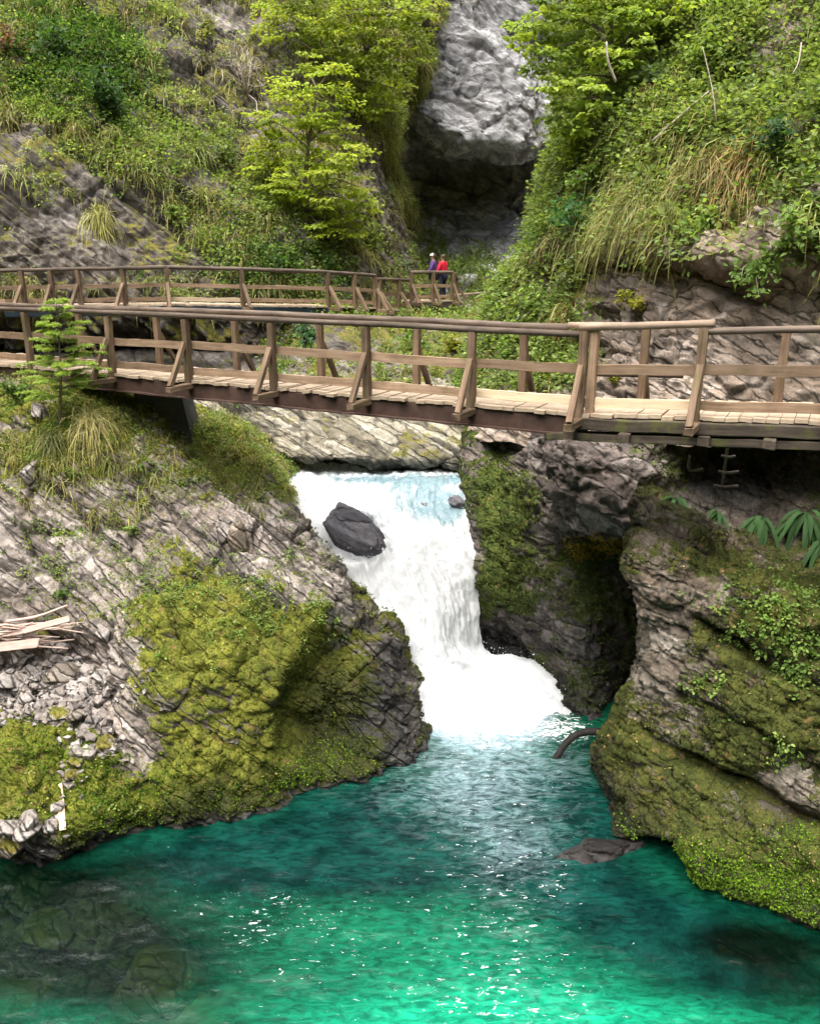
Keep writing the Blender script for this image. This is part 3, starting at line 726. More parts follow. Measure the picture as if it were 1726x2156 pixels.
def fall_mat():
    t = NT('white_water'); uv = t.n('ShaderNodeUVMap').outputs[0]; P = t.coord('Object')
    w = t.attr('white'); ed = t.attr('edge')
    st = t.noise(t.mapping(uv, (5.5, 0.9, 1)), 1.0, 8, 0.68, 0.7)
    st2 = t.noise(t.mapping(uv, (16, 3.0, 1)), 1.0, 6, 0.7, 0.6)
    fm = t.ramp(t.math('ADD', t.math('ADD', t.math('MULTIPLY', st, 0.8), t.math('MULTIPLY', st2, 0.4)), w), 0.78, 1.2)
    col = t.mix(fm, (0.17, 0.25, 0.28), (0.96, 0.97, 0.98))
    d = t.pbsdf(col, t.ramp(fm, 0.2, 0.8, 0.1, 0.6), 0.3, t.bump(st2, 0.4, 0.05))
    tl = t.n('ShaderNodeBsdfTranslucent'); t.put(tl.inputs[0], (0.94, 0.96, 0.98))
    sh = t.mixsh(t.math('MULTIPLY', fm, 0.45), d, tl.outputs[0])
    tr = t.n('ShaderNodeBsdfTransparent')
    cut = t.ramp(t.math('ADD', t.math('ADD', st2, t.noise(P, 9, 5, 0.7)), t.math('MULTIPLY', ed, -1.6)), 0.15, 0.3)
    return t.done(t.mixsh(cut, tr.outputs[0], sh))
M_fall = fall_mat()

def sheet(name, net, res, mat, white, amp, seed, edge=True):
    S = net_surface(net, res); N = gnormals(S, np.broadcast_to(np.array([0, -0.5, 1.0]), S.shape))
    nv, nu = S.shape[:2]
    U = np.concatenate([np.zeros((nv, 1)), np.cumsum(np.linalg.norm(np.diff(S, axis=1), axis=2), axis=1)], axis=1)
    U -= U[:, nu // 2:nu // 2 + 1]
    V = np.concatenate([np.zeros((1, nu)), np.cumsum(np.linalg.norm(np.diff(S, axis=0), axis=2), axis=0)], axis=0)
    q = np.stack([U * 2.2, V * 0.55, 0 * U], axis=2).reshape(-1, 3)
    d = fbm(q, seed, 5, 0.6) * amp + fbm(q * 3.1, seed + 3, 4, 0.6, True) * amp * 0.35
    d = d + 0.8 * amp * fbm(S.reshape(-1, 3) * 3.5, seed + 5, 5, 0.65)
    rb = np.linalg.norm((S.reshape(-1, 3) - at(744, 1135, 15.55)) * np.array([1, .8, 1]), axis=1)
    d = d + 0.16 * np.exp(-((rb - 0.66) / 0.16) ** 2) * (1 + 0.8 * fbm(S.reshape(-1, 3) * 5, 88, 3))
    P = (S + N * d.reshape(nv, nu, 1)).reshape(-1, 3)
    me = np_mesh(name, P, grid_quads(nv, nu))
    px, py, _ = proj(P)
    fattr(me, 'white', white(px, py))
    uu = np.linspace(0, 1, nu)[None, :].repeat(nv, 0)
    e = np.maximum(sstep(0.025, 0.0, uu), sstep(0.975, 1.0, uu)) if edge else np.zeros_like(uu)
    fattr(me, 'edge', e)
    uvl = me.uv_layers.new(name='UVMap')
    li = np.empty(len(me.loops), np.int32); me.loops.foreach_get('vertex_index', li)
    uvv = np.stack([U.ravel(), V.ravel()], axis=1)[li]
    uvl.data.foreach_set('uv', uvv.astype(np.float32).ravel())
    return tag(link(name, me, mat), kind='structure'), P

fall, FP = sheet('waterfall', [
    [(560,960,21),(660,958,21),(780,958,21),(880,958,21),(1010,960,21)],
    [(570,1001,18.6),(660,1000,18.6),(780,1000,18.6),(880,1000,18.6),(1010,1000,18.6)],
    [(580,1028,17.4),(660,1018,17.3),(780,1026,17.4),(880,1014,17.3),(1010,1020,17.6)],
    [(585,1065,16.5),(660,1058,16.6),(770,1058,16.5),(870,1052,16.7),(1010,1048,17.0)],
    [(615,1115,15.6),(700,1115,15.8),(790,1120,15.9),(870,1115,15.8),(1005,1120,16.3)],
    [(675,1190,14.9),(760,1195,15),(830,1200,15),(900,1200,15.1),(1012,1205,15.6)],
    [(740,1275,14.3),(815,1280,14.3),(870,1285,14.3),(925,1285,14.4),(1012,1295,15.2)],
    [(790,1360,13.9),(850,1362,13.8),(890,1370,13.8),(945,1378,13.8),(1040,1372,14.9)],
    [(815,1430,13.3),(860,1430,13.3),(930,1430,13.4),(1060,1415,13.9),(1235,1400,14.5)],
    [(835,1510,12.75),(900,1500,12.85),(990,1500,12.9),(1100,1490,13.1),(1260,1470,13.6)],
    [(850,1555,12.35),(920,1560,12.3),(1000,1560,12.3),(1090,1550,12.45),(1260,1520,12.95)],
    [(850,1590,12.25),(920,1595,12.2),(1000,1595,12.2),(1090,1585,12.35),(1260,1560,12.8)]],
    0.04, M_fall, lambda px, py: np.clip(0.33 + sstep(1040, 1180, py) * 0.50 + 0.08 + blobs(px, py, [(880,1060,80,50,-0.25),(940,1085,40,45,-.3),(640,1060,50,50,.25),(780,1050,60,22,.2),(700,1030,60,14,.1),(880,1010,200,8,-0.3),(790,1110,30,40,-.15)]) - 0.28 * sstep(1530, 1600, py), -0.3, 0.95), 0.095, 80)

# ================================================================== timber construction
def beam(name, parent, p0, p1, w, h, mat, up=(0, 0, 1), jit=0.004, seg=None, kind=None):
    """squared timber from p0 to p1 (w across, h along up), chamfered, slightly uneven; local x runs along the grain"""
    p0 = np.asarray(p0, float); p1 = np.asarray(p1, float)
    x = p1 - p0; L = np.linalg.norm(x); x /= L
    up = np.asarray(up, float)
    if abs(up @ x) > 0.95: up = np.array([0.0, 1.0, 0.0])
    y = np.cross(up, x); y /= np.linalg.norm(y); z = np.cross(x, y)
    n = seg or max(2, int(L / 0.3)); c = min(w, h) * 0.09
    prof = np.array([(-w/2+c, -h/2), (w/2-c, -h/2), (w/2, -h/2+c), (w/2, h/2-c), (w/2-c, h/2), (-w/2+c, h/2), (-w/2, h/2-c), (-w/2, -h/2+c)])
    V = np.zeros((n + 1, 8, 3))
    V[:, :, 0] = np.linspace(0, L, n + 1)[:, None]
    V[:, :, 1:] = prof[None] + rng.normal(0, jit, (n + 1, 8, 2)) * 0.6 + rng.normal(0, jit, (n + 1, 1, 2))
    V[0, :, 0] += rng.normal(0, jit * 1.5, 8); V[-1, :, 0] += rng.normal(0, jit * 1.5, 8)
    Vf = V.reshape(-1, 3); q = []
    for k in range(n):
        for i in range(8):
            j = (i + 1) % 8; q.append((k*8+i, k*8+j, (k+1)*8+j, (k+1)*8+i))
    for b, s in ((0, 1), (n * 8, -1)):
        f = [(b, b+7, b+2, b+1), (b+7, b+6, b+3, b+2), (b+6, b+5, b+4, b+3)]
        q += f if s > 0 else [t[::-1] for t in f]
    me = np_mesh(name, Vf, q, smooth=False)
    o = bpy.data.objects.new(name, me); COL.objects.link(o); me.materials.append(mat)
    M = Matrix(((x[0], y[0], z[0], p0[0]), (x[1], y[1], z[1], p0[1]), (x[2], y[2], z[2], p0[2]), (0, 0, 0, 1)))
    if parent is not None:
        o.parent = parent; M = Matrix.Translation(-Vector(parent.location)) @ M
    o.matrix_basis = M
    if kind: o['kind'] = kind
    return o

def pole(name, parent, pts, r, mat, rough=0.12, sides=10):
    pts = np.asarray(pts, float)
    L = np.linalg.norm(pts[-1] - pts[0]); m = max(4, int(L / 0.12))
    t = np.linspace(0, 1, m)[:, None]
    if len(pts) == 2: P = pts[0] * (1 - t) + pts[1] * t
    else: P = smooth_path(pts, 8)
    P = P + 0.012 * fbm(P * 1.3, 3, 2)[:, None]
    x = unit(pts[-1] - pts[0]); y = unit(np.cross([0, 0, 1.0], x)); z = np.cross(x, y)
    R = np.stack([x, y, z])
    v, q = tube((P - pts[0]) @ R.T, r * (1 + 0.06 * fbm(P * 2, 8, 2)), sides, rough, 5)
    me = np_mesh(name, v, q); o = bpy.data.objects.new(name, me); COL.objects.link(o); me.materials.append(mat)
    M = Matrix(((x[0], y[0], z[0], pts[0][0]), (x[1], y[1], z[1], pts[0][1]), (x[2], y[2], z[2], pts[0][2]), (0, 0, 0, 1)))
    if parent is not None:
        o.parent = parent; M = Matrix.Translation(-Vector(parent.location)) @ M
    o.matrix_basis = M
    return o

def planks(name, parent, pa, pb, wd, mat, th=0.05, pw=0.16, over=0.06):
    """cross boards between two points on the walkway's edge line; wd = vector across"""
    pa = np.asarray(pa, float); pb = np.asarray(pb, float); wd = np.asarray(wd, float)
    L = np.linalg.norm(pb - pa); x = (pb - pa) / L; y = unit(wd); W = np.linalg.norm(wd)
    V, Q, o = [], [], 0
    n = int(L / pw)
    for k in range(n):
        s0 = k * L / n + 0.004; s1 = (k + 1) * L / n - 0.004
        e0, e1 = over + rng.normal(0, 0.025), W + over + rng.normal(0, 0.025)
        dz = rng.normal(0, 0.006); tl = rng.normal(0, 0.004)
        for s in (s0, s1):
            for (e, zz) in ((-e0, 0), (e1, 0), (e1, -th), (-e0, -th)):
                V.append(pa + x * s + y * e + np.array([0, 0, zz + dz + (tl if s == s1 else -tl)]))
        b = o; Q += [(b, b+1, b+5, b+4), (b+1, b+2, b+6, b+5), (b+2, b+3, b+7, b+6), (b+3, b, b+4, b+7), (b, b+3, b+2, b+1), (b+4, b+5, b+6, b+7)]; o += 8
    me = np_mesh(name, np.array(V), Q, smooth=False)
    return link(name, me, mat, parent)

# ---- near footbridge
ex = np.array([9.33, -4.93]) / np.hypot(9.33, 4.93); per = np.array([-ex[1], ex[0]])
EX = np.array([ex[0], ex[1], 0]); PER = np.array([per[0], per[1], 0])
B0 = np.array([-5.55, 15.3, 6.0]); DZ = 6.0
RISE = [99.0, 100.0]
def bpt(s, off=0.0, z=0.0): return B0 + EX * s + PER * off + np.array([0, 0, z + 0.16 * max(0.0, (s - RISE[0]) / (RISE[1] - RISE[0]))])
def s_for(px, off=0.0):
    lo, hi = -12, 30
    for _ in range(50):
        m = (lo + hi) / 2
        if proj(bpt(m, off, 0.55))[0] < px: lo = m
        else: hi = m
    return lo
BW = 1.35
RISE = [s_for(1225), s_for(1726)]
bridge = thing('footbridge', 'nearer weathered timber footbridge crossing in front of the waterfall on a rust brown girder', 'footbridge', bpt(5.5, BW / 2))
fpx = [-120, 62, 235, 397, 577, 775, 995, 1225, 1472, 1760]
fs = [s_for(x) for x in fpx]
bpx = [-90, 165, 330, 493, 672, 873, 1100, 1352]
bs = [s_for(x, BW) for x in bpx] + [s_for(1352, BW) + 1.9, s_for(1352, BW) + 3.8]
s_end = fs[-1] + 2.5; s_beg = fs[0] - 3.0
planks('deck', bridge, bpt(s_beg, 0, 0), bpt(RISE[0], 0, 0), PER * BW, M_deck)
planks('deck', bridge, bpt(RISE[0], 0, 0), bpt(s_end, 0, 0), PER * BW, M_deck)
s_mid = s_for(1235)
beam('girder', bridge, bpt(s_beg, 0.06, -0.19), bpt(s_mid, 0.06, -0.19), 0.16, 0.26, M_rust)
beam('girder', bridge, bpt(s_beg, BW - 0.06, -0.19), bpt(s_mid, BW - 0.06, -0.19), 0.16, 0.26, M_rust)
beam('flange', bridge, bpt(s_beg, 0.05, -0.335), bpt(s_mid + 0.3, 0.05, -0.335), 0.26, 0.03, M_rust)
beam('edge_beam', bridge, bpt(s_mid - 0.2, 0.0, -0.155), bpt(s_end, 0.0, -0.155), 0.20, 0.17, M_dark)
beam('edge_beam', bridge, bpt(s_mid - 0.5, 0.04, -0.36), bpt(s_end, 0.04, -0.31), 0.24, 0.11, M_dark)
beam('edge_beam', bridge, bpt(s_mid, BW - 0.04, -0.16), bpt(s_end, BW - 0.04, -0.16), 0.2, 0.18, M_dark)
for s in (s_mid - 0.15, s_for(1330), s_for(1500), s_for(1640)):
    beam('cross_beam', bridge, bpt(s, -0.22, -0.30), bpt(s, BW + 0.1, -0.30), 0.15, 0.12, M_dark)
lean = lambda: rng.normal(0, 0.012)
for i, s in enumerate(fs):
    top = 1.06 if i < 7 else 1.12
    beam('post', bridge, bpt(s, -0.05, -0.16), bpt(s + lean() + 0.01, -0.05 + lean(), top), 0.115, 0.115, M_post, up=PER)
    if i not in (1,):
        beam('outrigger', bridge, bpt(s + 0.02, 0.25, -0.105), bpt(s + 0.02, -0.60, -0.105), 0.12, 0.095, M_post)
        beam('brace', bridge, bpt(s + 0.02, -0.55, -0.06), bpt(s + 0.01, -0.11, 0.66), 0.085, 0.085, M_post, up=EX)
s9 = fs[7]
beam('post', bridge, bpt(s9 + 0.13, 0.02, -0.02), bpt(s9 + 0.135, 0.02, 1.12), 0.12, 0.115, M_rail, up=PER)
for i, s in enumerate(bs):
    beam('post', bridge, bpt(s, BW + 0.05, -0.16), bpt(s + lean(), BW + 0.05 + lean(), 1.06), 0.115, 0.115, M_post, up=PER)
    beam('brace', bridge, bpt(s - 0.01, BW + 0.55, -0.06), bpt(s, BW + 0.1, 0.62), 0.085, 0.085, M_post, up=EX)
    beam('outrigger', bridge, bpt(s - 0.01, BW - 0.25, -0.105), bpt(s - 0.01, BW + 0.60, -0.105), 0.12, 0.095, M_post)
# handrails
pole('handrail', bridge, [bpt(fs[0] - 2.4, -0.05, 1.115), bpt(fs[3], -0.05, 1.125), bpt(fs[7] + 0.02, -0.05, 1.075)], 0.047, M_log)
pole('handrail', bridge, [bpt(fs[7] - 0.06, -0.04, 1.165), bpt(fs[8] + 0.12, -0.04, 1.185)], 0.050, M_logl)
pole('handrail', bridge, [bpt(fs[8] + 0.02, -0.05, 1.085), bpt(fs[9] + 1.6, -0.05, 1.12)], 0.046, M_log)
pole('handrail', bridge, [bpt(bs[0] - 2.0, BW + 0.05, 1.09), bpt(bs[3], BW + 0.05, 1.1), bpt(bs[6] + 0.7, BW + 0.05, 1.05)], 0.055, M_log)
pole('handrail', bridge, [bpt(bs[6] + 0.7, BW + 0.05, 1.08), bpt(bs[7] + 0.45, BW + 0.05, 1.10)], 0.05, M_logl)
# middle and foot boards on the near posts, butted at the posts
for k in range(len(fs) - 1):
    beam('mid_rail', bridge, bpt(fs[k] - 0.02, 0.04, 0.60 + lean()), bpt(fs[k + 1] + 0.02, 0.04, 0.60 + lean()), 0.035, 0.135, M_rail)
    z0 = 0.155 if k < 7 else 0.14
    beam('kick_board', bridge, bpt(fs[k] - 0.02, 0.04, z0 + lean() * .5), bpt(fs[k + 1] + 0.02, 0.04, z0 + lean() * .5), 0.035, 0.13, M_pine if k in (6, 7) else M_rail)
pole('kick_log', bridge, [bpt(bs[6] + 0.8, BW + 0.62, 0.30), bpt(bs[7] + 0.5, BW + 0.62, 0.30)], 0.055, M_log)
# stone pier under the left half
pc = at(352, 890, 16.6); hz = 5.62
vv = []
for z, w0, w1 in ((hz, -0.52, 0.42), (3.2, -0.40, 0.80)):
    for dx, dy in ((w0, -0.42), (w1, -0.42), (w1, 0.5), (w0, 0.5)):
        vv.append((pc[0] + dx, pc[1] + dy, z))
bm = bmesh.new(); bv = [bm.verts.new(v) for v in vv]
for f in ((0, 3, 2, 1), (4, 5, 6, 7), (0, 1, 5, 4), (1, 2, 6, 5), (2, 3, 7, 6), (3, 0, 4, 7)): bm.faces.new([bv[i] for i in f])
bmesh.ops.recalc_face_normals(bm, faces=bm.faces[:])
bmesh.ops.bevel(bm, geom=bm.edges[:], offset=0.05, segments=2, affect='EDGES')
bmesh.ops.subdivide_edges(bm, edges=bm.edges[:], cuts=5, use_grid_fill=True)
for v in bm.verts:
    n = fbm(np.array([v.co]) * 2.5, 9, 3)[0]; v.co += Vector((n, n * 0.7, 0)) * 0.03
me = bpy.data.meshes.new('pier'); bm.to_mesh(me); bm.free()
link('pier', me, M_pier, bridge)

# ---- rusted hanging irons below the bridge on the right
ha = at(1530, 945, 11.6)
irons = thing('hanging_bracket', 'rusty iron rungs hanging in the shadow below the right end of the bridge', 'bracket', ha)
def wp(dx, dz, dy=0): return ha + np.array([dx, dy, dz])
M_iron = flat_mat('old_iron', (0.13, 0.10, 0.09), (0.24, 0.20, 0.18), 20, 0.6, 0.5)
v, q = tube(smooth_path([wp(0, 0.22), wp(0.0, -0.1), wp(-0.01, -0.62)], 4), 0.022, 6)
link('hanger_rod', np_mesh('hanger_rod', v, q), M_iron, irons)
for dz, a, b in ((-0.12, -0.08, 0.12), (-0.36, -0.10, 0.20), (-0.58, -0.14, 0.22)):
    v, q = tube(smooth_path([wp(a, dz + 0.02, -.02), wp(0.03, dz, -.03), wp(b, dz + 0.015, -.02)], 4), 0.024, 6)
    link('rung', np_mesh('rung', v, q), M_iron, irons)
hb = at(1448, 985, 11.6)
hook = thing('iron_hook', 'small bent iron hook sticking out under the bridge, left of the rungs', 'hook', hb)
v, q = tube(smooth_path([hb + np.array(d) for d in ((0, 0, 0.20), (0, -.02, 0.0), (0.06, -.05, -0.03), (0.2, -.06, 0.0))], 5), 0.02, 6)
link('shank', np_mesh('shank', v, q), M_iron, hook)

# ---- far walkway along the left wall
def far_walk(name, label, cat, P, out, posts, fascia, rails, matset, back=True, brace=1, gird=None):
    """P: list of (px, rail py, Y) corners; posts: list of (segment, fraction)"""
    top = [at(*p) for p in P]
    root = thing(name, label, cat, top[len(top) // 2] + np.array([0, 0, -1.1]))
    base = [p + np.array([0, 0, -1.08]) for p in top]
    for k in range(len(P) - 1):
        d = unit(top[k + 1] - top[k]); d[2] = 0; d = unit(d)
        o3 = np.array([d[1], -d[0], 0.0]) * (1 if (np.array([d[1], -d[0]]) @ np.array(out)) > 0 else -1)
        inn = -o3
        pole('handrail', root, [top[k] - d * 0.03, top[k + 1] + d * 0.03], 0.062, matset[0])
        for hgt, m in rails:
            beam('rail', root, base[k] + inn * 0.08 + np.array([0, 0, hgt]), base[k + 1] + inn * 0.08 + np.array([0, 0, hgt]), 0.035, 0.12, m if not isinstance(m, list) else m[k])
        planks('deck', root, base[k], base[k + 1], inn * 1.4, M_deck)
        if gird and gird[k]:
            beam('girder', root, base[k] + inn * 0.02 + np.array([0, 0, -0.20]), base[k + 1] + inn * 0.02 + np.array([0, 0, -0.20]), 0.16, 0.28, fascia)
            beam('girder', root, base[k] + inn * 1.38 + np.array([0, 0, -0.20]), base[k + 1] + inn * 1.38 + np.array([0, 0, -0.20]), 0.16, 0.28, fascia)
        if back:
            pole('handrail', root, [top[k] + inn * 1.4, top[k + 1] + inn * 1.4], 0.05, matset[0])
        for (kk, f) in posts:
            if kk != k: continue
            b = base[k] * (1 - f) + base[k + 1] * f
            beam('post', root, b + np.array([0, 0, -0.2]), b + np.array([0, 0, 1.06]), 0.13, 0.13, matset[1], up=o3)
            if brace:
                beam('brace', root, b + o3 * 0.62 + np.array([0, 0, -0.08]), b + o3 * 0.08 + np.array([0, 0, 0.62]), 0.10, 0.10, matset[1], up=d)
                beam('outrigger', root, b + inn * 0.3 + np.array([0, 0, -0.11]), b + o3 * 0.68 + np.array([0, 0, -0.11]), 0.12, 0.1, matset[1])
            if back:
                b2 = b + inn * 1.4
                beam('post', root, b2 + np.array([0, 0, -0.2]), b2 + np.array([0, 0, 1.06]), 0.12, 0.12, matset[1], up=o3)
    return root, base
M_teal = flat_mat('painted_girder', (0.010, 0.018, 0.026), (0.022, 0.035, 0.045), 4, 0.5, 0.2)
far_walk('walkway', 'farther timber walkway running along the foot of the left cliff behind the footbridge', 'walkway',
         [(-160, 573, 27.2), (0, 570.5, 26.3), (350, 562.5, 25.3), (508, 567, 26.0), (690, 573, 27.6), (790, 580, 29.0)], (0.2, -1),
         [(0, .5), (1, 0.13), (1, .31), (1, .475), (1, .745), (2, 0.0), (3, 0.0), (4, 0.0), (4, .55), (4, 1.0)], M_teal,
         [(0.56, M_rail), (0.15, [M_rail, M_rail, M_pine, M_rail, M_rail])], (M_log, M_post), back=False, gird=[0, 1, 1, 1, 0])
far_walk('walkway', 'short stretch of walkway rail between the long walkway and the viewing platform', 'walkway',
         [(794, 588, 30.5), (868, 590, 32.5)], (0.2, -1), [(0, 0.05), (0, 0.6), (0, 1.0)], M_teal,
         [(0.56, M_rail), (0.15, M_rail)], (M_log, M_post), back=False, gird=[1])
plat, pbase = far_walk('viewing_platform', 'small wooden viewing platform with two hikers standing on it at the head of the gorge', 'platform',
         [(866, 573, 32.2), (953, 573, 33.0), (962, 585, 37.0)], (0.3, -1), [(0, 0.0), (0, .52), (0, 1.0), (1, 1.0)], M_dark,
         [(0.56, M_rail), (0.15, M_rail)], (M_log, M_post), back=False, gird=[1, 0])
far_walk('path_fence', 'low pole fence beside the path to the right of the viewing platform', 'fence',
         [(956, 622, 39.5), (1072, 612, 41.5)], (0.3, -1), [(0, 0.0), (0, .45), (0, 1.0)], M_dark,
         [(0.62, M_logl), (0.2, M_logl)], (M_logl, M_logl), back=False, brace=0)

# ================================================================== rocks and wood lying about
def rock(name, label, cat, c, size, seed, mat, cuts=9, rotz=0.0, flat=0.0, group=None, res=4, moss=-0.5, wet=0.0, tilt=0.0, dd=(.45, .8)):
    bm = bmesh.new(); bmesh.ops.create_icosphere(bm, subdivisions=res, radius=1.0)
    V = np.array([v.co[:] for v in bm.verts]); bm.verts.ensure_lookup_table()
    fq = np.array([[v.index for v in f.verts] for f in bm.faces]); bm.free()
    r = np.random.default_rng(seed)
    for k in range(cuts):
        n = unit(r.normal(0, 1, 3)); dk = r.uniform(*dd)
        s = V @ n; ex_ = np.maximum(s - dk, 0); V = V - ex_[:, None] * n * 0.93
    V = V * np.asarray(size, float) / np.abs(V).max(axis=0)
    ca, sa = math.cos(tilt), math.sin(tilt)
    V = V @ np.array([[ca, 0, -sa], [0, 1, 0], [sa, 0, ca]])
    ca, sa = math.cos(rotz), math.sin(rotz)
    V = V @ np.array([[ca, sa, 0], [-sa, ca, 0], [0, 0, 1]])
    ms = float(np.max(size)); W = V + np.asarray(c)
    o_, j_ = strata(W, NB, ms * 0.42, seed)
    nn = unit(V)
    V = V + nn * (0.045 * ms * o_ - 0.02 * ms * j_ + 0.07 * ms * fbm(W / ms * 2.2, seed, 4) + 0.035 * ms * fbm(W / ms * 8, seed + 2, 4, 0.6, True))[:, None]
    me = np_mesh(name, V + np.asarray(c), None, fq)
    fattr(me, 'joint', j_ * 0.4); fattr(me, 'moss', moss + 0.6 * nn[:, 2]); fattr(me, 'wet', np.full(len(V), wet))
    o = link(name, me, mat, None, c)
    return tag(o, label, cat, group)

def on(px, py, names=None, lift=0.0):
    p, n = surf(px, py, names, 14); return p + np.array([0, 0, lift]), n

M_wetrock = rock_mat('wet_rock', (0.13, 0.125, 0.145), (0.20, 0.19, 0.21), (0.05, 0.06, 0.012), (0.08, 0.08, 0.015), NR, (0.22, 0.20, 0.21), blk=(2.2, 1.4), crack=0.15)
M_boulder = rock_mat('boulder', (0.24, 0.20, 0.155), (0.34, 0.29, 0.235), (0.11, 0.10, 0.02), (0.17, 0.15, 0.03), NB, (0.46, 0.41, 0.37))
M_pale = rock_mat('pale_stone', (0.31, 0.265, 0.235), (0.41, 0.36, 0.325), (0.12, 0.12, 0.02), (0.18, 0.17, 0.03), NB, (0.64, 0.60, 0.57))
rock('boulder', 'big dark soaked boulder splitting the top of the waterfall', 'boulder', at(744, 1135, 15.55), (0.84, 0.58, 0.52), 5, M_wetrock, 26, 0.3, res=5, wet=0.2, tilt=0.75, dd=(.62, .95))
rock('boulder', 'small purple brown rock breaking the water at the lip of the fall', 'rock', at(898, 1058, 16.9), (0.3, 0.35, 0.20), 9, M_wetrock, 10, 0.2, wet=0.2)
rock('boulder', 'flat dark rock with water sliding over it at the right of the lip', 'rock', at(955, 1062, 16.9), (0.28, 0.35, 0.22), 12, M_wetrock, 10, 0.9, wet=0.4)
rock('boulder', 'dark soaked rock washed by the current at the foot of the mossy block', 'rock', at(1250, 1830, 9.5) * np.array([1, 1, 0]) + np.array([0, 0, -0.22]), (1.0, 0.6, 0.36), 15, M_mid, 9, 0.5, wet=1.0)
BL = [('big brown boulder in the rubble below the driftwood heap', 125, 1420, 0.30, 21, M_boulder, (1.1, .9, .75)),
      ('grey angular boulder at the left edge of the rubble', 20, 1425, 0.24, 23, M_pale, (1.1, .9, .8)),
      ('pale upright slab leaning between the driftwood and the striped ledge', 210, 1335, 0.22, 24, M_pale, (.7, .6, 1.2)),
      ('cream stone wedged right of the big brown boulder', 172, 1450, 0.16, 25, M_pale, (1, .8, 1)),
      ('tan stone below the big brown boulder', 60, 1465, 0.15, 26, M_pale, (1.3, .9, .7)),
      ('flat pink stone at the top of the scree above the moss', 115, 1495, 0.17, 27, M_pale, (1.4, 1, .5)),
      ('stone block perched on the scree beside the striped ledge', 165, 1500, 0.15, 28, M_boulder, (1, 1, .8)),
      ('mossy dark stone in the gap under the striped ledge', 215, 1560, 0.17, 29, M_boulder, (1, 1, .8)),
      ('grey stone at the upper left of the shore pile', 18, 1735, 0.17, 31, M_pale, (1.2, 1, .7)),
      ('square grey stone in the middle of the shore pile', 62, 1728, 0.16, 32, M_pale, (1.1, 1, .8)),
      ('small grey stone at the right end of the shore pile', 97, 1735, 0.11, 33, M_pale, (1, 1, .8)),
      ('flat pale stone at the bottom of the shore pile', 62, 1758, 0.17, 34, M_pale, (1.6, 1, .45)),
      ('round moss topped rock at the left water edge', 22, 1785, 0.2, 35, M_boulder, (1.2, 1, .8)),
      ('small stone above the leaning board on the moss', 158, 1612, 0.11, 36, M_pale, (1.3, 1, .6)),
      ('tilted stone just under the small stone on the moss', 150, 1635, 0.10, 37, M_boulder, (1.3, 1, .7)),
      ('grey block standing out of the bank beside the purple crack', 470, 1110, 0.26, 38, M_pale, (.9, .8, 1.1)),
      ('dark purple slab standing upright on the bank above the rib', 505, 1135, 0.34, 39, M_wall, (.62, .6, 1.4)),
      ('white stone on the left bank under the spruce sapling', 80, 868, 0.2, 40, M_pale, (1, 1, 1)),
      ('white lichen covered stone at the left bank edge', 60, 1000, 0.22, 41, M_pale, (.8, .9, 1.3))]
for i, (lb, x, y, s, sd_, m, sh) in enumerate(BL):
    p, n = on(x, y, ['rock_bank'])
    rock('boulder' if s > 0.16 else 'stone', lb, 'boulder' if s > 0.16 else 'stone', p + n * s * 0.25, np.array(sh) * s, sd_, m, 9, i * 0.7, res=4, moss=-0.35 if 'moss' not in lb else 0.35)

for (lb, x, y, z, sz, sd_) in [('large submerged boulder showing dark through the green water at the lower left', 330, 2075, -0.95, (0.62, 0.5, 0.4), 61),
                               ('submerged stone under the brownish shallows near the left shore', 90, 1965, -0.75, (0.42, 0.36, 0.26), 62),
                               ('submerged slab at the left picture edge near the bottom', 20, 2120, -0.75, (0.6, 0.45, 0.3), 63)]:
    v_ = (CY - y) / F; c = at(x, y, (8 - z) / -((-ST + v_ * CT) / (CT + v_ * ST)))
    rock('boulder', lb, 'boulder', c, sz, sd_, M_boulder, 12, 0.4, moss=0.2, wet=0.9)

# scree: too many chips to count
def chips(name, label, pts, size, mat, seed):
    r = np.random.default_rng(seed); n = len(pts)
    oc = np.array([(1,0,0),(-1,0,0),(0,1,0),(0,-1,0),(0,0,1),(0,0,-1),(.7,.7,.5),(-.7,.7,.5),(-.7,-.7,.5),(.7,-.7,.5)], float)
    bm = bmesh.new()
    for v in oc: bm.verts.new(v)
    h = bmesh.ops.convex_hull(bm, input=bm.verts[:]); bm.verts.index_update()
    tri = []
    bmesh.ops.triangulate(bm, faces=bm.faces[:])
    tri = np.array([[v.index for v in f.verts] for f in bm.faces]); base = np.array([v.co[:] for v in bm.verts]); bm.free()
    sc = size * r.lognormal(0, 0.45, (n, 1, 1)) * r.uniform(0.5, 1.3, (n, 1, 3))
    a = r.uniform(0, 6.28, n); ca, sa = np.cos(a), np.sin(a)
    R = np.stack([np.stack([ca, -sa, 0 * a], 1), np.stack([sa, ca, 0 * a], 1), np.stack([0 * a, 0 * a, 1 + 0 * a], 1)], 1)
    V = (base[None] * (1 + r.normal(0, 0.18, (n, len(base), 1)))) * sc
    V = np.einsum('nij,nkj->nki', R, V) + pts[:, None, :]
    T = (tri[None] + (np.arange(n) * len(base))[:, None, None]).reshape(-1, 3)
    me = np_mesh(name, V.reshape(-1, 3), None, T, smooth=False)
    for k in ('joint', 'wet'): fattr(me, k, np.zeros(n * len(base)))
    fattr(me, 'moss', np.full(n * len(base), -0.6))
    return tag(link(name, me, mat), label, 'gravel', kind='stuff')
pts, _ = scatter('rock_bank', 900, lambda px, py, P, N: blobs(px, py, [(90, 1440, 110, 55, 1), (160, 1500, 60, 40, .8), (230, 1580, 40, 40, .5), (60, 1760, 60, 30, .5), (150,1625,25,60,.25)]) * (N[..., 2] > 0.2))
chips('scree', 'loose broken stones of the scree below the driftwood', pts, 0.055, M_pale, 3)

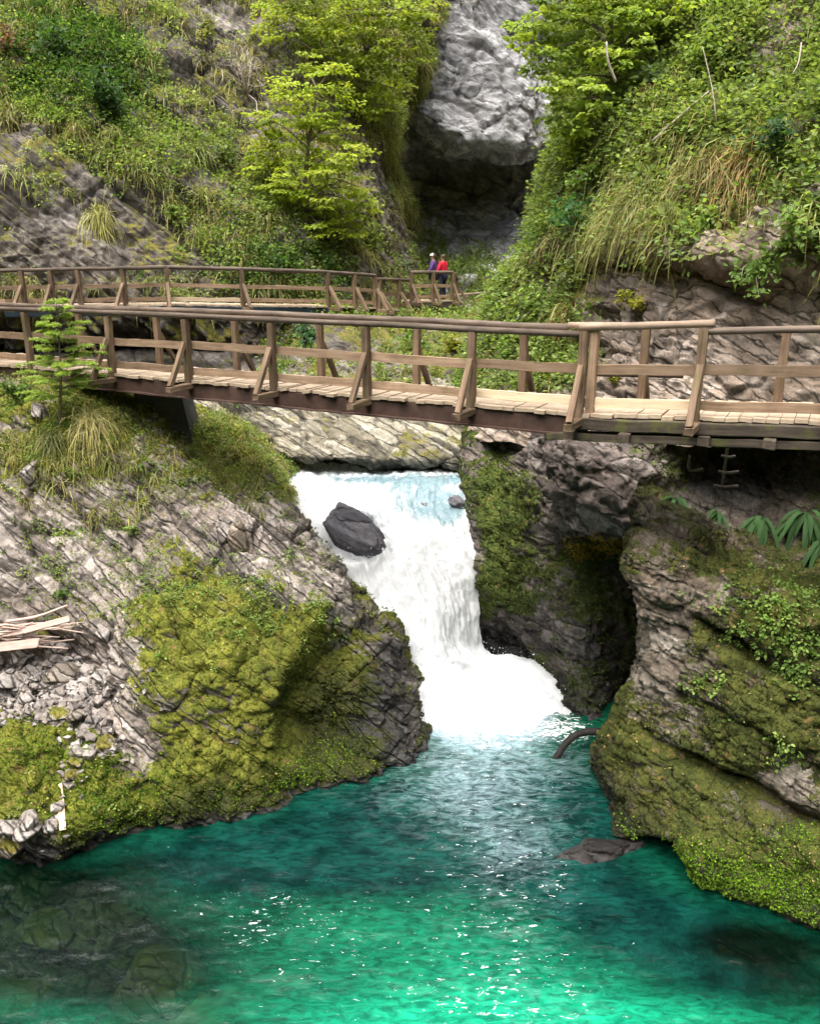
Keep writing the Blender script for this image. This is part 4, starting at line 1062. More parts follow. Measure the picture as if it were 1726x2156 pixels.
# driftwood heap
hp, _ = on(60, 1352, ['rock_bank'])
G = 'bleached driftwood sticks in the heap'
for i in range(26):
    x = rng.uniform(-40, 120); y = 1345 - rng.uniform(0, 42)
    p, n = on(max(2, x), min(1375, y + 12), ['rock_bank'])
    L = rng.uniform(0.5, 1.15); a = rng.normal(0.10, 0.12); zz = 0.03 + 0.16 * rng.random()
    d = np.array([math.cos(a), rng.normal(0, 0.18), math.sin(a) * 0.8]); c = p + np.array([0, -0.15, zz])
    mid = c + np.array([0, 0, rng.normal(0, 0.035)])
    v, q = tube(smooth_path([c - d * L / 2, mid, c + d * L / 2], 5), np.linspace(0.024, 0.011, 11) * rng.uniform(0.6, 1.3), 6, 0.25, i)
    tag(link('driftwood_stick', np_mesh('driftwood_stick', v, q), M_drift, None, c), 'bleached reddish stick in the driftwood heap at the left edge', 'driftwood', G)
for (xa, ya, xb, yb, w_, lb) in ((-30, 1378, 95, 1352, 0.15, 'wide bleached plank lying along the bottom of the driftwood heap'), (60, 1325, 160, 1302, 0.10, 'pale split board lying on top of the driftwood heap')):
    a_, _n = on(max(xa, 2), ya, ['rock_bank']); b_, _n = on(xb, yb, ['rock_bank'])
    b_ = a_ + (at(xb, yb, a_[1] - 0.1) - a_); 
    tag(beam('driftwood_board', None, a_ + np.array([-0.2, -0.22, 0.10]), b_ + np.array([0, -0.22, 0.10]), w_, 0.03, M_drift, up=(0, -0.8, 0.6), jit=0.006), lb, 'board')
a_, _n = on(141, 1752, ['rock_bank']); b_, _n = on(133, 1648, ['rock_bank'])
tag(beam('board', None, a_ + np.array([0.02, -0.04, 0.03]), b_ + np.array([0, -0.04, 0.07]), 0.085, 0.025, M_pine, up=(0, -0.7, 0.7), jit=0.005), 'narrow cream board lying upright on the green moss above the shore', 'board')
M_wetlog = flat_mat('soaked_bark', (.012, .011, .011), (.03, .026, .022), 12, .65, .4, 0.0, 0.15)
# sunken log arching out of the water
def water_at(px, py, z=0.0):
    v_ = (CY - py) / F; return at(px, py, (8 - z) / -((-ST + v_ * CT) / (CT + v_ * ST)))
w0 = water_at(1168, 1598); w1 = at(1200, 1556, w0[1] + 0.12); w2 = at(1235, 1541, w0[1] + 0.18); w3 = at(1300, 1543, w0[1] + 0.2)
w_ = np.array([w0 + np.array([-0.12, -0.05, -0.25]), w0, w1, w2, w3, w3 + np.array([0.4, 0.1, -0.05])])
v, q = tube(smooth_path(w_, 7), np.linspace(0.05, 0.075, 36), 10, 0.10, 2)
tag(link('curved_log', np_mesh('curved_log', v, q), M_wetlog, None, w1), 'black curved log arching out of the white water by the right block', 'log')

# fallen sticks on the right slope
def stick(label, pts, r0, r1, mat, name='dead_branch', cat='branch'):
    P_ = smooth_path([at(*p) for p in pts], 6)
    v, q = tube(P_, np.linspace(r0, r1, len(P_)), 6, 0.2, 1)
    return tag(link(name, np_mesh(name, v, q), mat, None, P_[len(P_) // 2]), label, cat)

# ================================================================== vegetation
OLIVE = [(.14,.18,.055), (.23,.25,.09), (.33,.33,.15), (.09,.13,.045), (.25,.30,.11)]
DRY = [(.34,.29,.16), (.27,.23,.11), (.40,.35,.21), (.20,.20,.08)]
GREEN = [(.065,.14,.026), (.10,.19,.036), (.15,.25,.045), (.05,.10,.022)]
DEEP = [(.022,.06,.022), (.035,.08,.028), (.05,.10,.035)]
LIME = [(.34,.42,.04), (.27,.37,.03), (.44,.48,.07), (.20,.29,.03)]
YELL = [(.33,.31,.04), (.24,.25,.035), (.20,.24,.03)]
FRESH = [(.22,.35,.07), (.31,.43,.10), (.15,.26,.055), (.40,.47,.15)]
MOSSC = [(.095,.13,.016), (.15,.18,.024), (.22,.21,.035), (.06,.085,.012), (.12,.18,.02)]
MOSSG = [(.13,.25,.014), (.20,.33,.02), (.09,.18,.012)]

def stuff(name, label, cat, parts, mat):
    me = plant_mesh(name, parts)
    return tag(link(name, me, mat), label, cat, kind='stuff')

up_ok = lambda N: np.clip(N[..., 2] + 0.45, 0.05, 1)
def nz(P, s, sd): return np.clip(0.5 + 1.3 * fbm(P.reshape(-1, 3) * s, sd, 3).reshape(P.shape[:-1]), 0, 1)

# left cliff: bare beds in a few places, grass and leafy cover elsewhere
bareL = [(170,450,170,70,1.2),(60,540,170,60,1.0),(20,330,60,60,.7),(330,530,110,40,.8),(330,520,60,30,.7),(480,30,70,60,1.1),(580,80,45,60,.9),(790,400,40,120,.9),(700,560,120,35,.7),(845,520,30,80,.6),(430,575,200,25,.6)]
def beds(P, sd):
    q = P.reshape(-1, 3); v = np.stack([q @ NB / 1.5, q[:, 0] * .05, q[:, 1] * .05], 1)
    return (0.08 + 0.92 * sstep(-0.25, 0.15, fbm(v, sd, 2))).reshape(P.shape[:-1])
def dl(px, py, P, N): return beds(P, 66) * up_ok(N) * np.clip(1 - blobs(px, py, bareL), 0, 1) * (0.25 + nz(P, 0.5, 5)) * (py < 640)
p, n = scatter('left_cliff', 5200, dl)
dry = rng.random(len(p)) < 0.42
stuff('slope_grass', 'olive and straw coloured grass hanging in tufts all over the left cliff', 'grass',
      [tuft_blades(p[~dry], n[~dry], 24, 0.72, 0.030, OLIVE, 0.6, (0.5, 1.25), 0.10), tuft_blades(p[dry], n[dry], 24, 0.66, 0.028, DRY + OLIVE, 0.6, (0.6, 1.3), 0.10)], M_grass)
p, n = scatter('left_cliff', 4200, lambda px, py, P, N: dl(px, py, P, N) * (0.1 + nz(P, 0.35, 9) ** 2) + 0.5 * blobs(px, py, [(130,120,110,100,1), (240,190,70,70,.8), (560,430,80,60,.6), (600,560,140,50,.8), (350,300,90,60,.6)]))
k = rng.random(len(p)); px_, py_, _ = proj(p); dk = blobs(px_, py_, [(130,110,120,110,1), (270,150,80,80,.7), (600,570,140,50,.7)]) > rng.random(len(p))
stuff('slope_foliage', 'low leafy plants covering the left cliff between the grass tufts', 'undergrowth',
      [clump_leaves(p[dk], n[dk], 30, 0.55, 0.14, DEEP + GREEN), clump_leaves(p[~dk], n[~dk], 26, 0.5, 0.12, GREEN + FRESH + FRESH + OLIVE)], M_leaf)

# right slope
bareR = [(1560,720,260,150,1.6),(1300,620,60,90,1.2),(1250,560,60,40,.6),(1640,240,70,60,.7),(1660,80,30,40,.4),(1250,880,150,60,.8),(1220,250,30,60,.3)]
def dr(px, py, P, N): return (0.4 + 0.6 * beds(P, 67)) * np.clip(up_ok(N) + 0.35, 0, 1) * np.clip(1 - blobs(px, py, bareR), 0, 1) * (0.3 + nz(P, 0.7, 15)) * (py < 830) * (1 - sstep(520, 580, py) * sstep(1180, 1300, px))
p, n = scatter('right_cliff', 520, lambda px, py, P, N: dr(px, py, P, N) * (0.15 + blobs(px, py, [(1400,430,140,80,1.6), (1540,370,120,60,1.2), (1450,250,130,80,.7), (1260,470,80,80,.6), (1620,330,110,60,.8)])))
dry = rng.random(len(p)) < 0.3
stuff('cliff_grass', 'long straw green grass drooping over the right cliff', 'grass',
      [tuft_blades(p[~dry], n[~dry], 24, 0.75, 0.022, OLIVE, 0.5, (0.6, 1.4), 0.07), tuft_blades(p[dry], n[dry], 24, 0.7, 0.02, DRY, 0.5, (0.6, 1.4), 0.07)], M_grass)
p, n = scatter('right_cliff', 4800, lambda px, py, P, N: dr(px, py, P, N) * (0.6 + 0.8 * nz(P, 0.9, 25)) * (1 - np.clip(blobs(px, py, [(1400,430,120,70,.7), (1540,370,90,40,.6)]), 0, .8)))
px_, py_, _ = proj(p); u = rng.random(len(p)); e = blobs(px_, py_, [(1660,450,140,120,.8), (1600,560,150,60,.8), (1180,480,60,90,.6)])
a = u < e * 0.7; b = ~a & (rng.random(len(p)) < 0.5)
stuff('cliff_foliage', 'mixed leafy plants and creepers matting the right cliff', 'undergrowth',
      [clump_leaves(p[a], n[a], 30, 0.36, 0.10, GREEN + DEEP + FRESH), clump_leaves(p[b], n[b], 30, 0.42, 0.10, FRESH + GREEN + OLIVE), clump_leaves(p[~a & ~b], n[~a & ~b], 26, 0.45, 0.11, OLIVE + FRESH + GREEN)], M_leaf)

# bank behind the bridge, foot of the far cliff
p, n = scatter('back_bank', 650, lambda px, py, P, N: (px > 560) * (0.5 + nz(P, .8, 3)) * (py > 640))
p2, n2 = scatter('bedrock_slab', 60, lambda px, py, P, N: (py < 850) * 1.0)
p = np.concatenate([p, p2]); n = np.concatenate([n, n2]); k = rng.random(len(p)) < 0.5
stuff('bank_foliage', 'mixed plants growing on the bank seen between the bridge rails', 'undergrowth',
      [clump_leaves(p[k], n[k], 26, 0.4, 0.11, GREEN + FRESH), clump_leaves(p[~k], n[~k], 24, 0.35, 0.09, OLIVE + YELL), tuft_blades(p[::3], n[::3], 20, 0.6, 0.03, OLIVE, 0.6, (.4, 1.1), 0.08)], M_leaf)
p, n = scatter('far_cliff', 420, lambda px, py, P, N: blobs(px, py, [(980,580,130,45,1), (900,520,40,60,.6), (1060,610,60,40,.5), (1180,260,30,40,.3)]))
stuff('far_grass', 'green grass on the ledge below the far grey cliff', 'grass', [tuft_blades(p, n, 22, 0.9, 0.05, GREEN + OLIVE, 0.6, (.5, 1.2), 0.15), clump_leaves(p[::3], n[::3], 20, 0.6, 0.16, GREEN)], M_grass)

# left bank: grassy top, mossy ribs
topB = [(120,880,190,60,1.0),(330,980,150,50,.8),(60,980,90,60,.6),(480,920,90,40,.7),(560,1010,70,50,.5),(220,1060,70,30,.4)]
p, n = scatter('rock_bank', 800, lambda px, py, P, N: np.clip(blobs(px, py, topB), 0, 1) * (0.3 + nz(P, 1.5, 33)))
stuff('bank_grass', 'pale straw grass tufts on top of the left bank', 'grass', [tuft_blades(p[::2], n[::2], 24, 0.34, 0.011, OLIVE + DRY, 0.6, (.6, 1.4), 0.04), tuft_blades(p[1::2], n[1::2], 22, 0.30, 0.011, OLIVE + YELL, 0.6, (.6, 1.4), 0.04)], M_grass)
p, n = scatter('rock_bank', 2600, lambda px, py, P, N: np.clip(0.10 * (py < 1300) + blobs(px, py, topB + [(420,1240,140,60,.7),(470,1320,120,50,.5),(130,1230,60,60,.3),(150,1110,100,30,.3),(200,1680,90,50,.3),(680,1300,80,40,.25)]), 0, 1) * (0.1 + nz(P, 2.0, 34) ** 2))
k = rng.random(len(p)) < 0.5
stuff('bank_herbs', 'small leafy herbs scattered over the left bank', 'undergrowth', [clump_leaves(p[k], n[k], 16, 0.13, 0.045, GREEN + FRESH), clump_leaves(p[~k], n[~k], 14, 0.12, 0.04, FRESH + YELL + OLIVE)], M_leaf)

def moss_bits(mname, count, cols, size, lift, dens):
    p, n = scatter(mname, count, dens)
    px, py, _ = proj(p)
    c = palette(len(p), cols, 0.28) * (0.8 + 0.45 * fbm(p * 2.5, 51, 3)[:, None])
    d = unit(n * 0.75 + rng.normal(0, 0.6, p.shape) + np.array([0, 0, -0.15]))
    return leaves(p - n * 0.01 + d * lift, d, unit(n + rng.normal(0, 0.7, p.shape)), size * rng.uniform(0.5, 1.5, len(p)), c, 0.65)
def md(mname):
    M = MASS[mname]; mm = M['moss'].reshape(M['S'].shape[:2])[:-1, :-1]
    return lambda px, py, P, N: sstep(0.25, 0.75, mm + 0.5 * fbm(P.reshape(-1, 3) * 3.5, 55, 3).reshape(P.shape[:2])) * (P[..., 2] > 0.12)
stuff('bank_moss', 'yellow green moss cushions on the ribs of the left bank', 'moss',
      [moss_bits('rock_bank', 105000, MOSSC, 0.026, 0.0, md('rock_bank')),
       moss_bits('rock_bank', 24000, MOSSG, 0.028, 0.0, lambda px, py, P, N: md('rock_bank')(px, py, P, N) * np.clip(blobs(px, py, [(210,1700,130,55,1), (640,1640,60,30,.8), (700,1600,80,50,.4), (520,1680,90,30,.5), (100, 1580, 170, 60, .7), (230, 1640, 110, 60, .8)]), 0, 1))], M_mossleaf)
stuff('block_moss', 'brown and bright green moss covering the right block', 'moss',
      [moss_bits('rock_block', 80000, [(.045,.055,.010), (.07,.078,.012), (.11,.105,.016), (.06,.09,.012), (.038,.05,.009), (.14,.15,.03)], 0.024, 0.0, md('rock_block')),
       moss_bits('rock_block', 20000, MOSSG, 0.03, 0.0, lambda px, py, P, N: np.clip(blobs(px, py, [(1560,1860,150,55,1), (1690,1900,80,40,.8), (1460,1800,40,30,.6), (1290,1775,40,40,.5), (1680,1760,80,20,.5)]), 0, 1) * (P[..., 2] > 0.1))], M_mossleaf)
stuff('gorge_moss', 'dark moss on the slabs to the right of the waterfall', 'moss',
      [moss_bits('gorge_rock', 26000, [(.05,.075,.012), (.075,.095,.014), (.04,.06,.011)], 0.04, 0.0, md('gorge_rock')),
       moss_bits('gorge_rock', 2200, [(.36,.24,.02), (.44,.31,.03), (.28,.18,.02)], 0.06, 0.0, lambda px, py, P, N: blobs(px, py, [(1265,1150,50,16,1), (1235,1165,25,10,.8)]))], M_mossleaf)
p, n = scatter('rock_bank', 1500, lambda px, py, P, N: np.clip(0.15 + blobs(px, py, [(420,1130,130,60,.8), (400,1240,120,60,.8), (120,1620,140,50,.6), (300,1000,140,40,.5), (100,1520,100,30,.5), (450,1340,120,80,.4)]), 0, 1) * (N[..., 2] > 0.3) * (P[..., 2] > 0.3))
p2, n2 = scatter('rock_block', 300, lambda px, py, P, N: (N[..., 2] > 0.15) * (P[..., 2] > 0.6) * (py > 1190))
p = np.concatenate([p, p2]); n = np.concatenate([n, n2])
stuff('leaf_litter', 'fallen yellow and brown leaves lying on the moss and ledges', 'leaf litter',
      [leaves(p + n * 0.02, unit(np.cross(n, rng.normal(0, 1, p.shape))), unit(n + rng.normal(0, 0.3, p.shape)), 0.03 * rng.uniform(0.6, 1.4, len(p)), palette(len(p), [(.30,.25,.10), (.24,.15,.06), (.36,.32,.18), (.28,.26,.05), (.18,.10,.05)], 0.2))], M_mossleaf)
p, n = scatter('rock_block', 300, lambda px, py, P, N: np.clip(blobs(px, py, [(1640,1300,90,60,1), (1560,1270,60,30,.6), (1660,1580,30,30,.8), (1690,1400,50,60,.6), (1480,1440,40,30,.4)]), 0, 1))
stuff('block_herbs', 'small pale green leaf rosettes rooted in the right block', 'undergrowth', [clump_leaves(p, n, 12, 0.10, 0.05, FRESH + GREEN)], M_leaf)

# ------------------------------------------------------------------ plants one can point to
def shrub(name, label, cat, px, py, R, per, size, cols, names=None, group=None, ratio=0.75, hang=0.0, lift=0.55, sq=(1, 1, .8)):
    p, n = on(px, py, names)
    c = p + n * R * lift; base = p - n * 0.1
    root = thing(name, label, cat, p, group)
    m = max(5, int(per / 45)); items = []
    V = []
    for k in range(m):
        e = c + unit(rng.normal(0, 1, 3) + n * 0.5) * R * np.array(sq) * rng.uniform(0.35, 0.95) + np.array([0, 0, -hang * R * rng.random()])
        mid = (base + e) / 2 + rng.normal(0, R * 0.12, 3) + np.array([0, 0, R * 0.15])
        path = smooth_path([base, mid, e], 5); items.append((path, np.linspace(0.018, 0.006, len(path)) * max(1, R), 6, 0.1))
        cnt = per // m
        t = rng.uniform(0.35, 1.05, cnt); ii = np.minimum((t * (len(path) - 1)).astype(int), len(path) - 1)
        q = path[ii] + rng.normal(0, R * 0.16, (cnt, 3))
        d = unit(rng.normal(0, 0.7, (cnt, 3)) + n * 0.5 + np.array([0, 0, -0.3 - hang]))
        V.append(leaves(q, d, unit(np.array([0, 0, 1.0]) + n * .3 + rng.normal(0, 0.35, (cnt, 3))), size * rng.uniform(0.6, 1.3, cnt), np.repeat(palette(1, cols, .12), cnt, 0) * rng.uniform(.7, 1.3, (cnt, 1)), ratio))
    multi_tube('stems', items, M_bark, root)
    link('foliage', plant_mesh('foliage', V), M_leaf, root)
    return root

GR = 'leafy shrubs on the right cliff'; GLs = 'shrubs on the left cliff'
RC = ['right_cliff']; LC = ['left_cliff']
for (lb, x, y, R, per, sz, cl) in [
    ('pale grey green large leaved plant near the top of the right cliff', 1385, 165, 0.45, 130, 0.19, [(.16,.24,.13), (.20,.28,.16)]),
    ('bright green bush at the top right of the right cliff', 1490, 95, 0.7, 300, 0.12, FRESH + LIME),
    ('lime green bush hanging at the left edge of the right cliff beside the cave', 1215, 320, 0.7, 260, 0.13, LIME),
    ('dark green fern like bush half way down the left edge of the right cliff', 1205, 490, 0.8, 320, 0.13, [(.05,.13,.05), (.07,.17,.06)]),
    ('light green bush spilling over the path fence at the foot of the right cliff', 1120, 650, 0.95, 420, 0.12, FRESH),
    ('green bush hanging below the cliff edge above the bare pink rock', 1590, 570, 0.65, 360, 0.10, GREEN + FRESH),
    ('bright leafy creeper on the right cliff at the right picture edge', 1690, 490, 0.6, 300, 0.11, GREEN + FRESH),
    ('small yellow sapling growing out of the shaded rock behind the bridge', 1325, 640, 0.36, 170, 0.09, YELL),
    ('yellow leaved plant hanging low behind the bridge below the yellow sapling', 1290, 790, 0.22, 70, 0.09, YELL),
    ('mid green bush on the right cliff between the drooping grass and the cave', 1240, 380, 0.6, 260, 0.11, FRESH + GREEN),
    ('dark leafy bush in the shaded hollow at the upper right', 1640, 290, 0.6, 220, 0.12, DEEP),
    ('pale leaved plant in the middle of the drooping grass on the right cliff', 1480, 470, 0.4, 150, 0.10, FRESH),
    ('big brownish green bush at the foot of the right cliff behind the bridge rail', 1200, 600, 0.75, 320, 0.1, OLIVE + FRESH)]:
    shrub('shrub', lb, 'shrub', x, y, R, per, sz, cl, RC, GR)
for (lb, x, y, R, per, sz, cl) in [
    ('deep green bush near the top left corner of the left cliff', 120, 110, 1.3, 420, 0.2, DEEP + GREEN),
    ('dark blue green bush below the corner bush on the left cliff', 230, 220, 1.1, 350, 0.19, DEEP),
    ('reddish brown bush at the left picture edge high on the left cliff', 28, 90, 0.8, 260, 0.13, [(.20,.09,.05), (.16,.10,.05)]),
    ('light green sprig plant in the middle of the left cliff', 370, 440, 0.5, 130, 0.18, FRESH),
    ('rounded green bush on the left cliff just left of the maple', 490, 330, 0.9, 300, 0.15, GREEN + OLIVE),
    ('yellow bush near the bare grey outcrop at the top of the left cliff', 430, 60, 0.9, 260, 0.14, YELL + OLIVE),
    ('dark green bush under the maple above the walkway', 590, 560, 1.0, 380, 0.14, DEEP + GREEN),
    ('grassy green bush hanging at the right foot of the left cliff', 790, 500, 0.9, 320, 0.13, OLIVE + FRESH)]:
    shrub('shrub', lb, 'shrub', x, y, R, per, sz, cl, LC, GLs)
BB = ['back_bank', 'bedrock_slab']
for (lb, x, y, R, per, sz, cl) in [
    ('blue green leafy bush seen between the rails left of the bridge middle', 645, 712, 0.6, 260, 0.13, [(.05,.12,.05), (.08,.16,.08)]),
    ('bush with yellow leaves seen between the bridge rails right of the middle', 955, 725, 0.55, 240, 0.12, YELL),
    ('broad leaved dark plant just left of the yellow bush behind the bridge', 880, 712, 0.5, 140, 0.2, GREEN),
    ('light green bush behind the right half of the bridge rails', 1065, 745, 0.7, 300, 0.11, FRESH)]:
    shrub('shrub', lb, 'shrub', x, y, R, per, sz, cl, BB + RC, 'bushes behind the bridge rails')
RB = ['rock_bank']
for (lb, x, y, R, per, sz, cl) in [
    ('bright green herb clump beside the stone pier on the left bank', 395, 945, 0.22, 110, 0.06, GREEN + FRESH),
    ('dark green low bush under the left end of the bridge', 25, 830, 0.4, 220, 0.08, GREEN),
    ('leafy plant in the middle of the striped rock on the left bank', 285, 1110, 0.22, 110, 0.06, FRESH),
    ('small green plant low on the striped rock at the left', 125, 1240, 0.12, 50, 0.06, GREEN),
    ('yellow green herb clump on top of the mossy rib', 590, 1230, 0.16, 80, 0.05, FRESH + YELL)]:
    shrub('herb', lb, 'plant', x, y, R, per, sz, cl, RB, 'herbs on the left bank')
def tussock(label, px, py, L, cols, names, per=160, w=0.016, tip=None):
    p, n = on(px, py, names)
    me = plant_mesh('grass_tussock', [tuft_blades(p[None] + n[None] * 0.05, n[None], per, L, w, cols, 0.55, (.5, 1.4), 0.09 * L / 0.6, tip)])
    return tag(link('grass_tussock', me, M_grass, None, p), label, 'grass tussock', 'big grass tussocks')
for (lb, x, y, L, cl, nm, w, per) in [
    ('large straw green tussock on the left bank below the bridge', 190, 885, 0.62, OLIVE + DRY, RB, 0.013, 320),
    ('dark green tussock under the spruce sapling on the left bank', 105, 925, 0.5, OLIVE, RB, 0.012, 260),
    ('fountain of straw grass drooping over the right cliff edge', 1340, 430, 1.0, OLIVE + DRY, RC, 0.015, 420),
    ('reddish brown dry tussock near the right of the right cliff', 1570, 350, 1.0, [(.30,.22,.11), (.27,.22,.11)], RC, 0.014, 260),
    ('pale blond tussock just left of the reddish tussock', 1490, 370, 1.0, [(.28,.25,.12), (.22,.21,.09)], RC, 0.018, 320),
    ('olive tussock hanging over the shaded rock on the right cliff', 1410, 470, 1.0, OLIVE, RC, 0.018, 320),
    ('brown dry tussock low on the right cliff behind the bridge rail', 1190, 660, 0.8, [(.21,.16,.07), (.17,.15,.06)], RC, 0.016, 200),
    ('tall green tussock on the left cliff between the bare ledges', 420, 320, 1.3, GREEN + OLIVE, LC, 0.04, 200),
    ('straw tussock on the ledge edge of the left cliff', 215, 450, 1.0, OLIVE, LC, 0.03, 200),
    ('light tussock at the left edge of the left cliff', 20, 240, 1.3, OLIVE + DRY, LC, 0.04, 200)]:
    tussock(lb, x, y, L, cl, nm, per, w)

# ------------------------------------------------------------------ trees with layered sprays of leaves
def tree(name, label, base, trunk, clumps, Y, dep, cols, leaf, per, spray=0.55, rtr=0.14, flat=True, cat='tree'):
    P = [at(*b) for b in ([base] + trunk)]
    root = thing(name, label, cat, P[0])
    path = smooth_path(P, 7)
    tr = multi_tube('trunk', [(path, np.linspace(rtr, rtr * 0.3, len(path)), 8, 0.2)], M_bark, root)
    limbs, V = [], []
    for (cx, cy, rp) in clumps:
        c = at(cx, cy, Y + rng.normal(0, dep)); R = rp / F * Y
        j = path[np.argmin(np.linalg.norm(path - (c - np.array([0, 0, R])), axis=1))]
        lp = smooth_path([j, (j + c) / 2 + np.array([0, 0, 0.12 * np.linalg.norm(c - j)]) + rng.normal(0, 0.08, 3), c], 5)
        limbs.append((lp, np.linspace(rtr * 0.32, rtr * 0.1, len(lp)), 6, 0.1))
        ns = max(4, int(1.5 * (R / spray) ** 2 * 3.2))
        for s in range(ns):
            o = unit(rng.normal(0, 1, 3)) * rng.random() ** 0.4 * R * np.array([1.0, 1.1, 0.85])
            sc = c + o
            limbs.append((np.array([c + o * 0.15, c + o * 0.6 + np.array([0, 0, 0.04]), sc]), np.array([rtr * 0.09, rtr * 0.06, rtr * 0.03]), 6, 0))
            od = unit(np.array([o[0], o[1] - 0.2, 0.0]) + rng.normal(0, 0.3, 3) * np.array([1, 1, 0]))
            sd_ = np.array([-od[1], od[0], 0])
            a = rng.uniform(-1, 1, per); b = rng.uniform(-0.75, 0.75, per) * (1 - 0.35 * np.abs(a))
            q = sc + (od[None] * a[:, None] + sd_[None] * b[:, None]) * spray * rng.uniform(0.7, 1.15)
            q[:, 2] += -0.16 * spray * (a + 1) ** 1.2 * 0.6 + rng.normal(0, 0.05 * spray, per)
            d = unit(od[None] * 0.7 + sd_[None] * np.sign(b)[:, None] * 0.6 + rng.normal(0, 0.35, (per, 3)) + np.array([0, 0, -0.35]))
            u = unit(np.array([0, 0, 1.0]) + rng.normal(0, 0.28, (per, 3)) + np.array([0, -0.25, 0]))
            V.append(leaves(q, d, u, leaf * rng.uniform(0.65, 1.25, per), np.repeat(palette(1, cols, 0.13), per, 0) * rng.uniform(.8, 1.22, (per, 1)), 0.85))
    multi_tube('limbs', limbs, M_bark, root)
    link('crown', plant_mesh('crown', V), M_leaf, root)
    return root
tree('maple_tree', 'young maple with lime green layered leaves growing out of the left cliff above the walkway', (600,525,33.0), [(612,470,32.3),(640,390,31.8),(650,300,31.6),(668,190,31.6)],
     [(640,140,32),(700,150,34),(605,190,42),(690,212,48),(560,248,42),(640,262,52),(715,270,42),(572,312,48),(650,332,56),(738,325,40),(600,380,46),(690,396,52),(752,392,36),(640,432,40),(718,446,44),(768,440,32),(556,366,36),(752,488,30),(670,470,34)],
     31.6, 0.55, LIME, 0.15, 34, 0.5)
tree('beech_tree', 'spreading yellow green tree overhanging the cave at the top centre', (700,260,39.5), [(730,190,38.6),(770,110,38),(800,20,37.6),(815,-120,37.5)],
     [(590,20,48),(660,30,60),(740,20,62),(820,15,60),(890,30,46),(640,85,46),(715,100,56),(795,100,60),(850,95,44),(775,172,50),(830,185,40),(725,165,40),(795,222,34),(760,225,30),(640,-60,60),(760,-70,70),(880,-60,60),(580,60,34)],
     37.6, 0.9, LIME + [(.16,.22,.03), (.20,.24,.04)], 0.17, 34, 0.62, 0.17)
tree('hazel_tree', 'thin trunked broadleaf tree at the top of the right cliff beside the cave', (1300,235,20.6), [(1292,150,20.2),(1286,60,19.9),(1296,-80,19.7)],
     [(1108,62,30),(1160,30,54),(1240,30,58),(1120,112,46),(1195,118,56),(1268,118,46),(1175,192,40),(1240,205,46),(1165,255,26),(1205,262,36),(1330,30,56),(1340,110,40),(1420,20,50),(1170,-50,60),(1300,-60,70)],
     19.8, 0.5, FRESH + LIME, 0.125, 30, 0.34, 0.075)

# spruce sapling in front of the left end of the bridge
p, n = on(132, 890, RB); q_top = at(118, 632, 14.75); p = p - n * 0.05
root = thing('spruce_sapling', 'small bright green spruce sapling standing in front of the left end of the bridge', 'sapling', p)
path = smooth_path([p, p * 0.5 + q_top * 0.5 + np.array([0.05, 0, 0]), q_top], 8)
multi_tube('trunk', [(path, np.linspace(0.030, 0.008, len(path)), 8, 0.1)], M_bark, root)
V, br = [], []
for k in range(15):
    t = 0.30 + 0.70 * k / 14; o = path[int(t * (len(path) - 1))]
    for j in range(5):
        a = rng.uniform(0, 6.28); L = (0.80 * (1 - t) ** 0.55 + 0.12) * rng.uniform(0.4, 1.25) * (1.15 if math.cos(a) > 0.3 else 1)
        e = o + np.array([math.cos(a) * L, math.sin(a) * L * 0.8, 0.10 * L - 0.02]); mid = (o + e) / 2 + np.array([0, 0, 0.07 * L])
        bp = smooth_path([o, mid, e], 6); br.append((bp, np.linspace(0.008, 0.003, len(bp)), 6, 0))
        dv = unit(e - o); sv = unit(np.cross(dv, [0, 0, 1.0]))
        for s in range(int(6 + L * 18)):
            ft = rng.uniform(0.2, 1.0); b0 = bp[min(int(ft * (len(bp) - 1)), len(bp) - 1)]
            td = unit(dv * 0.8 + sv * rng.choice([-1, 1]) * rng.uniform(.3, .9) + np.array([0, 0, -0.12])); tl = rng.uniform(0.07, 0.17) * (1.2 - 0.6 * ft)
            m = 18; ts = rng.uniform(0, 1, m)
            V.append(leaves(b0 + td * tl * ts[:, None], unit(td + rng.normal(0, 0.45, (m, 3))), unit(np.array([0, 0, 1.0]) + rng.normal(0, .4, (m, 3))), np.full(m, 0.065), palette(m, [(.38,.50,.13), (.44,.55,.18), (.28,.41,.10)], .15), 0.3))
multi_tube('branches', br, M_bark, root)
link('needles', plant_mesh('needles', V), M_leaf, root)

# dry shrub of bare twigs and dead wood on the slopes
def twiggy(label, px, py, names, R, count, r0, up=(0, 0, 1), mat=None, name='bare_shrub', cat='dead shrub', base=None):
    if base is None: p, n = on(px, py, names)
    else: p, n = at(*base), np.array([0, -0.5, 0.5])
    items = []
    for k in range(count):
        d = unit(n * 0.8 + np.array(up) + rng.normal(0, 0.7, 3)); L = R * rng.uniform(.6, 1.1)
        e = p + d * L + np.array([0, 0, -0.15 * L]); mid = p + d * L * .5 + rng.normal(0, .08 * L, 3)
        bp = smooth_path([p, mid, e], 5); items.append((bp, np.linspace(r0, r0 * .25, len(bp)), 6, 0))
        for j in range(5):
            s = bp[rng.integers(3, len(bp))]; dd = unit(d + rng.normal(0, .7, 3)); l2 = L * rng.uniform(.2, .45)
            items.append((np.array([s, s + dd * l2 * .5 + rng.normal(0, .05 * L, 3), s + dd * l2]), np.array([r0 * .45, r0 * .3, r0 * .15]), 6, 0))
    return tag(multi_tube(name, items, mat or M_twig, None, p), label, cat)
twiggy('grey leafless shrub of tangled twigs on the left cliff beside the maple', 520, 185, LC, 2.0, 16, 0.035)
twiggy('bare grey branches hanging across the dark cleft at the top middle', 0, 0, None, 2.6, 9, 0.028, (-1.2, 0, 0.0), base=(1100, -10, 31))
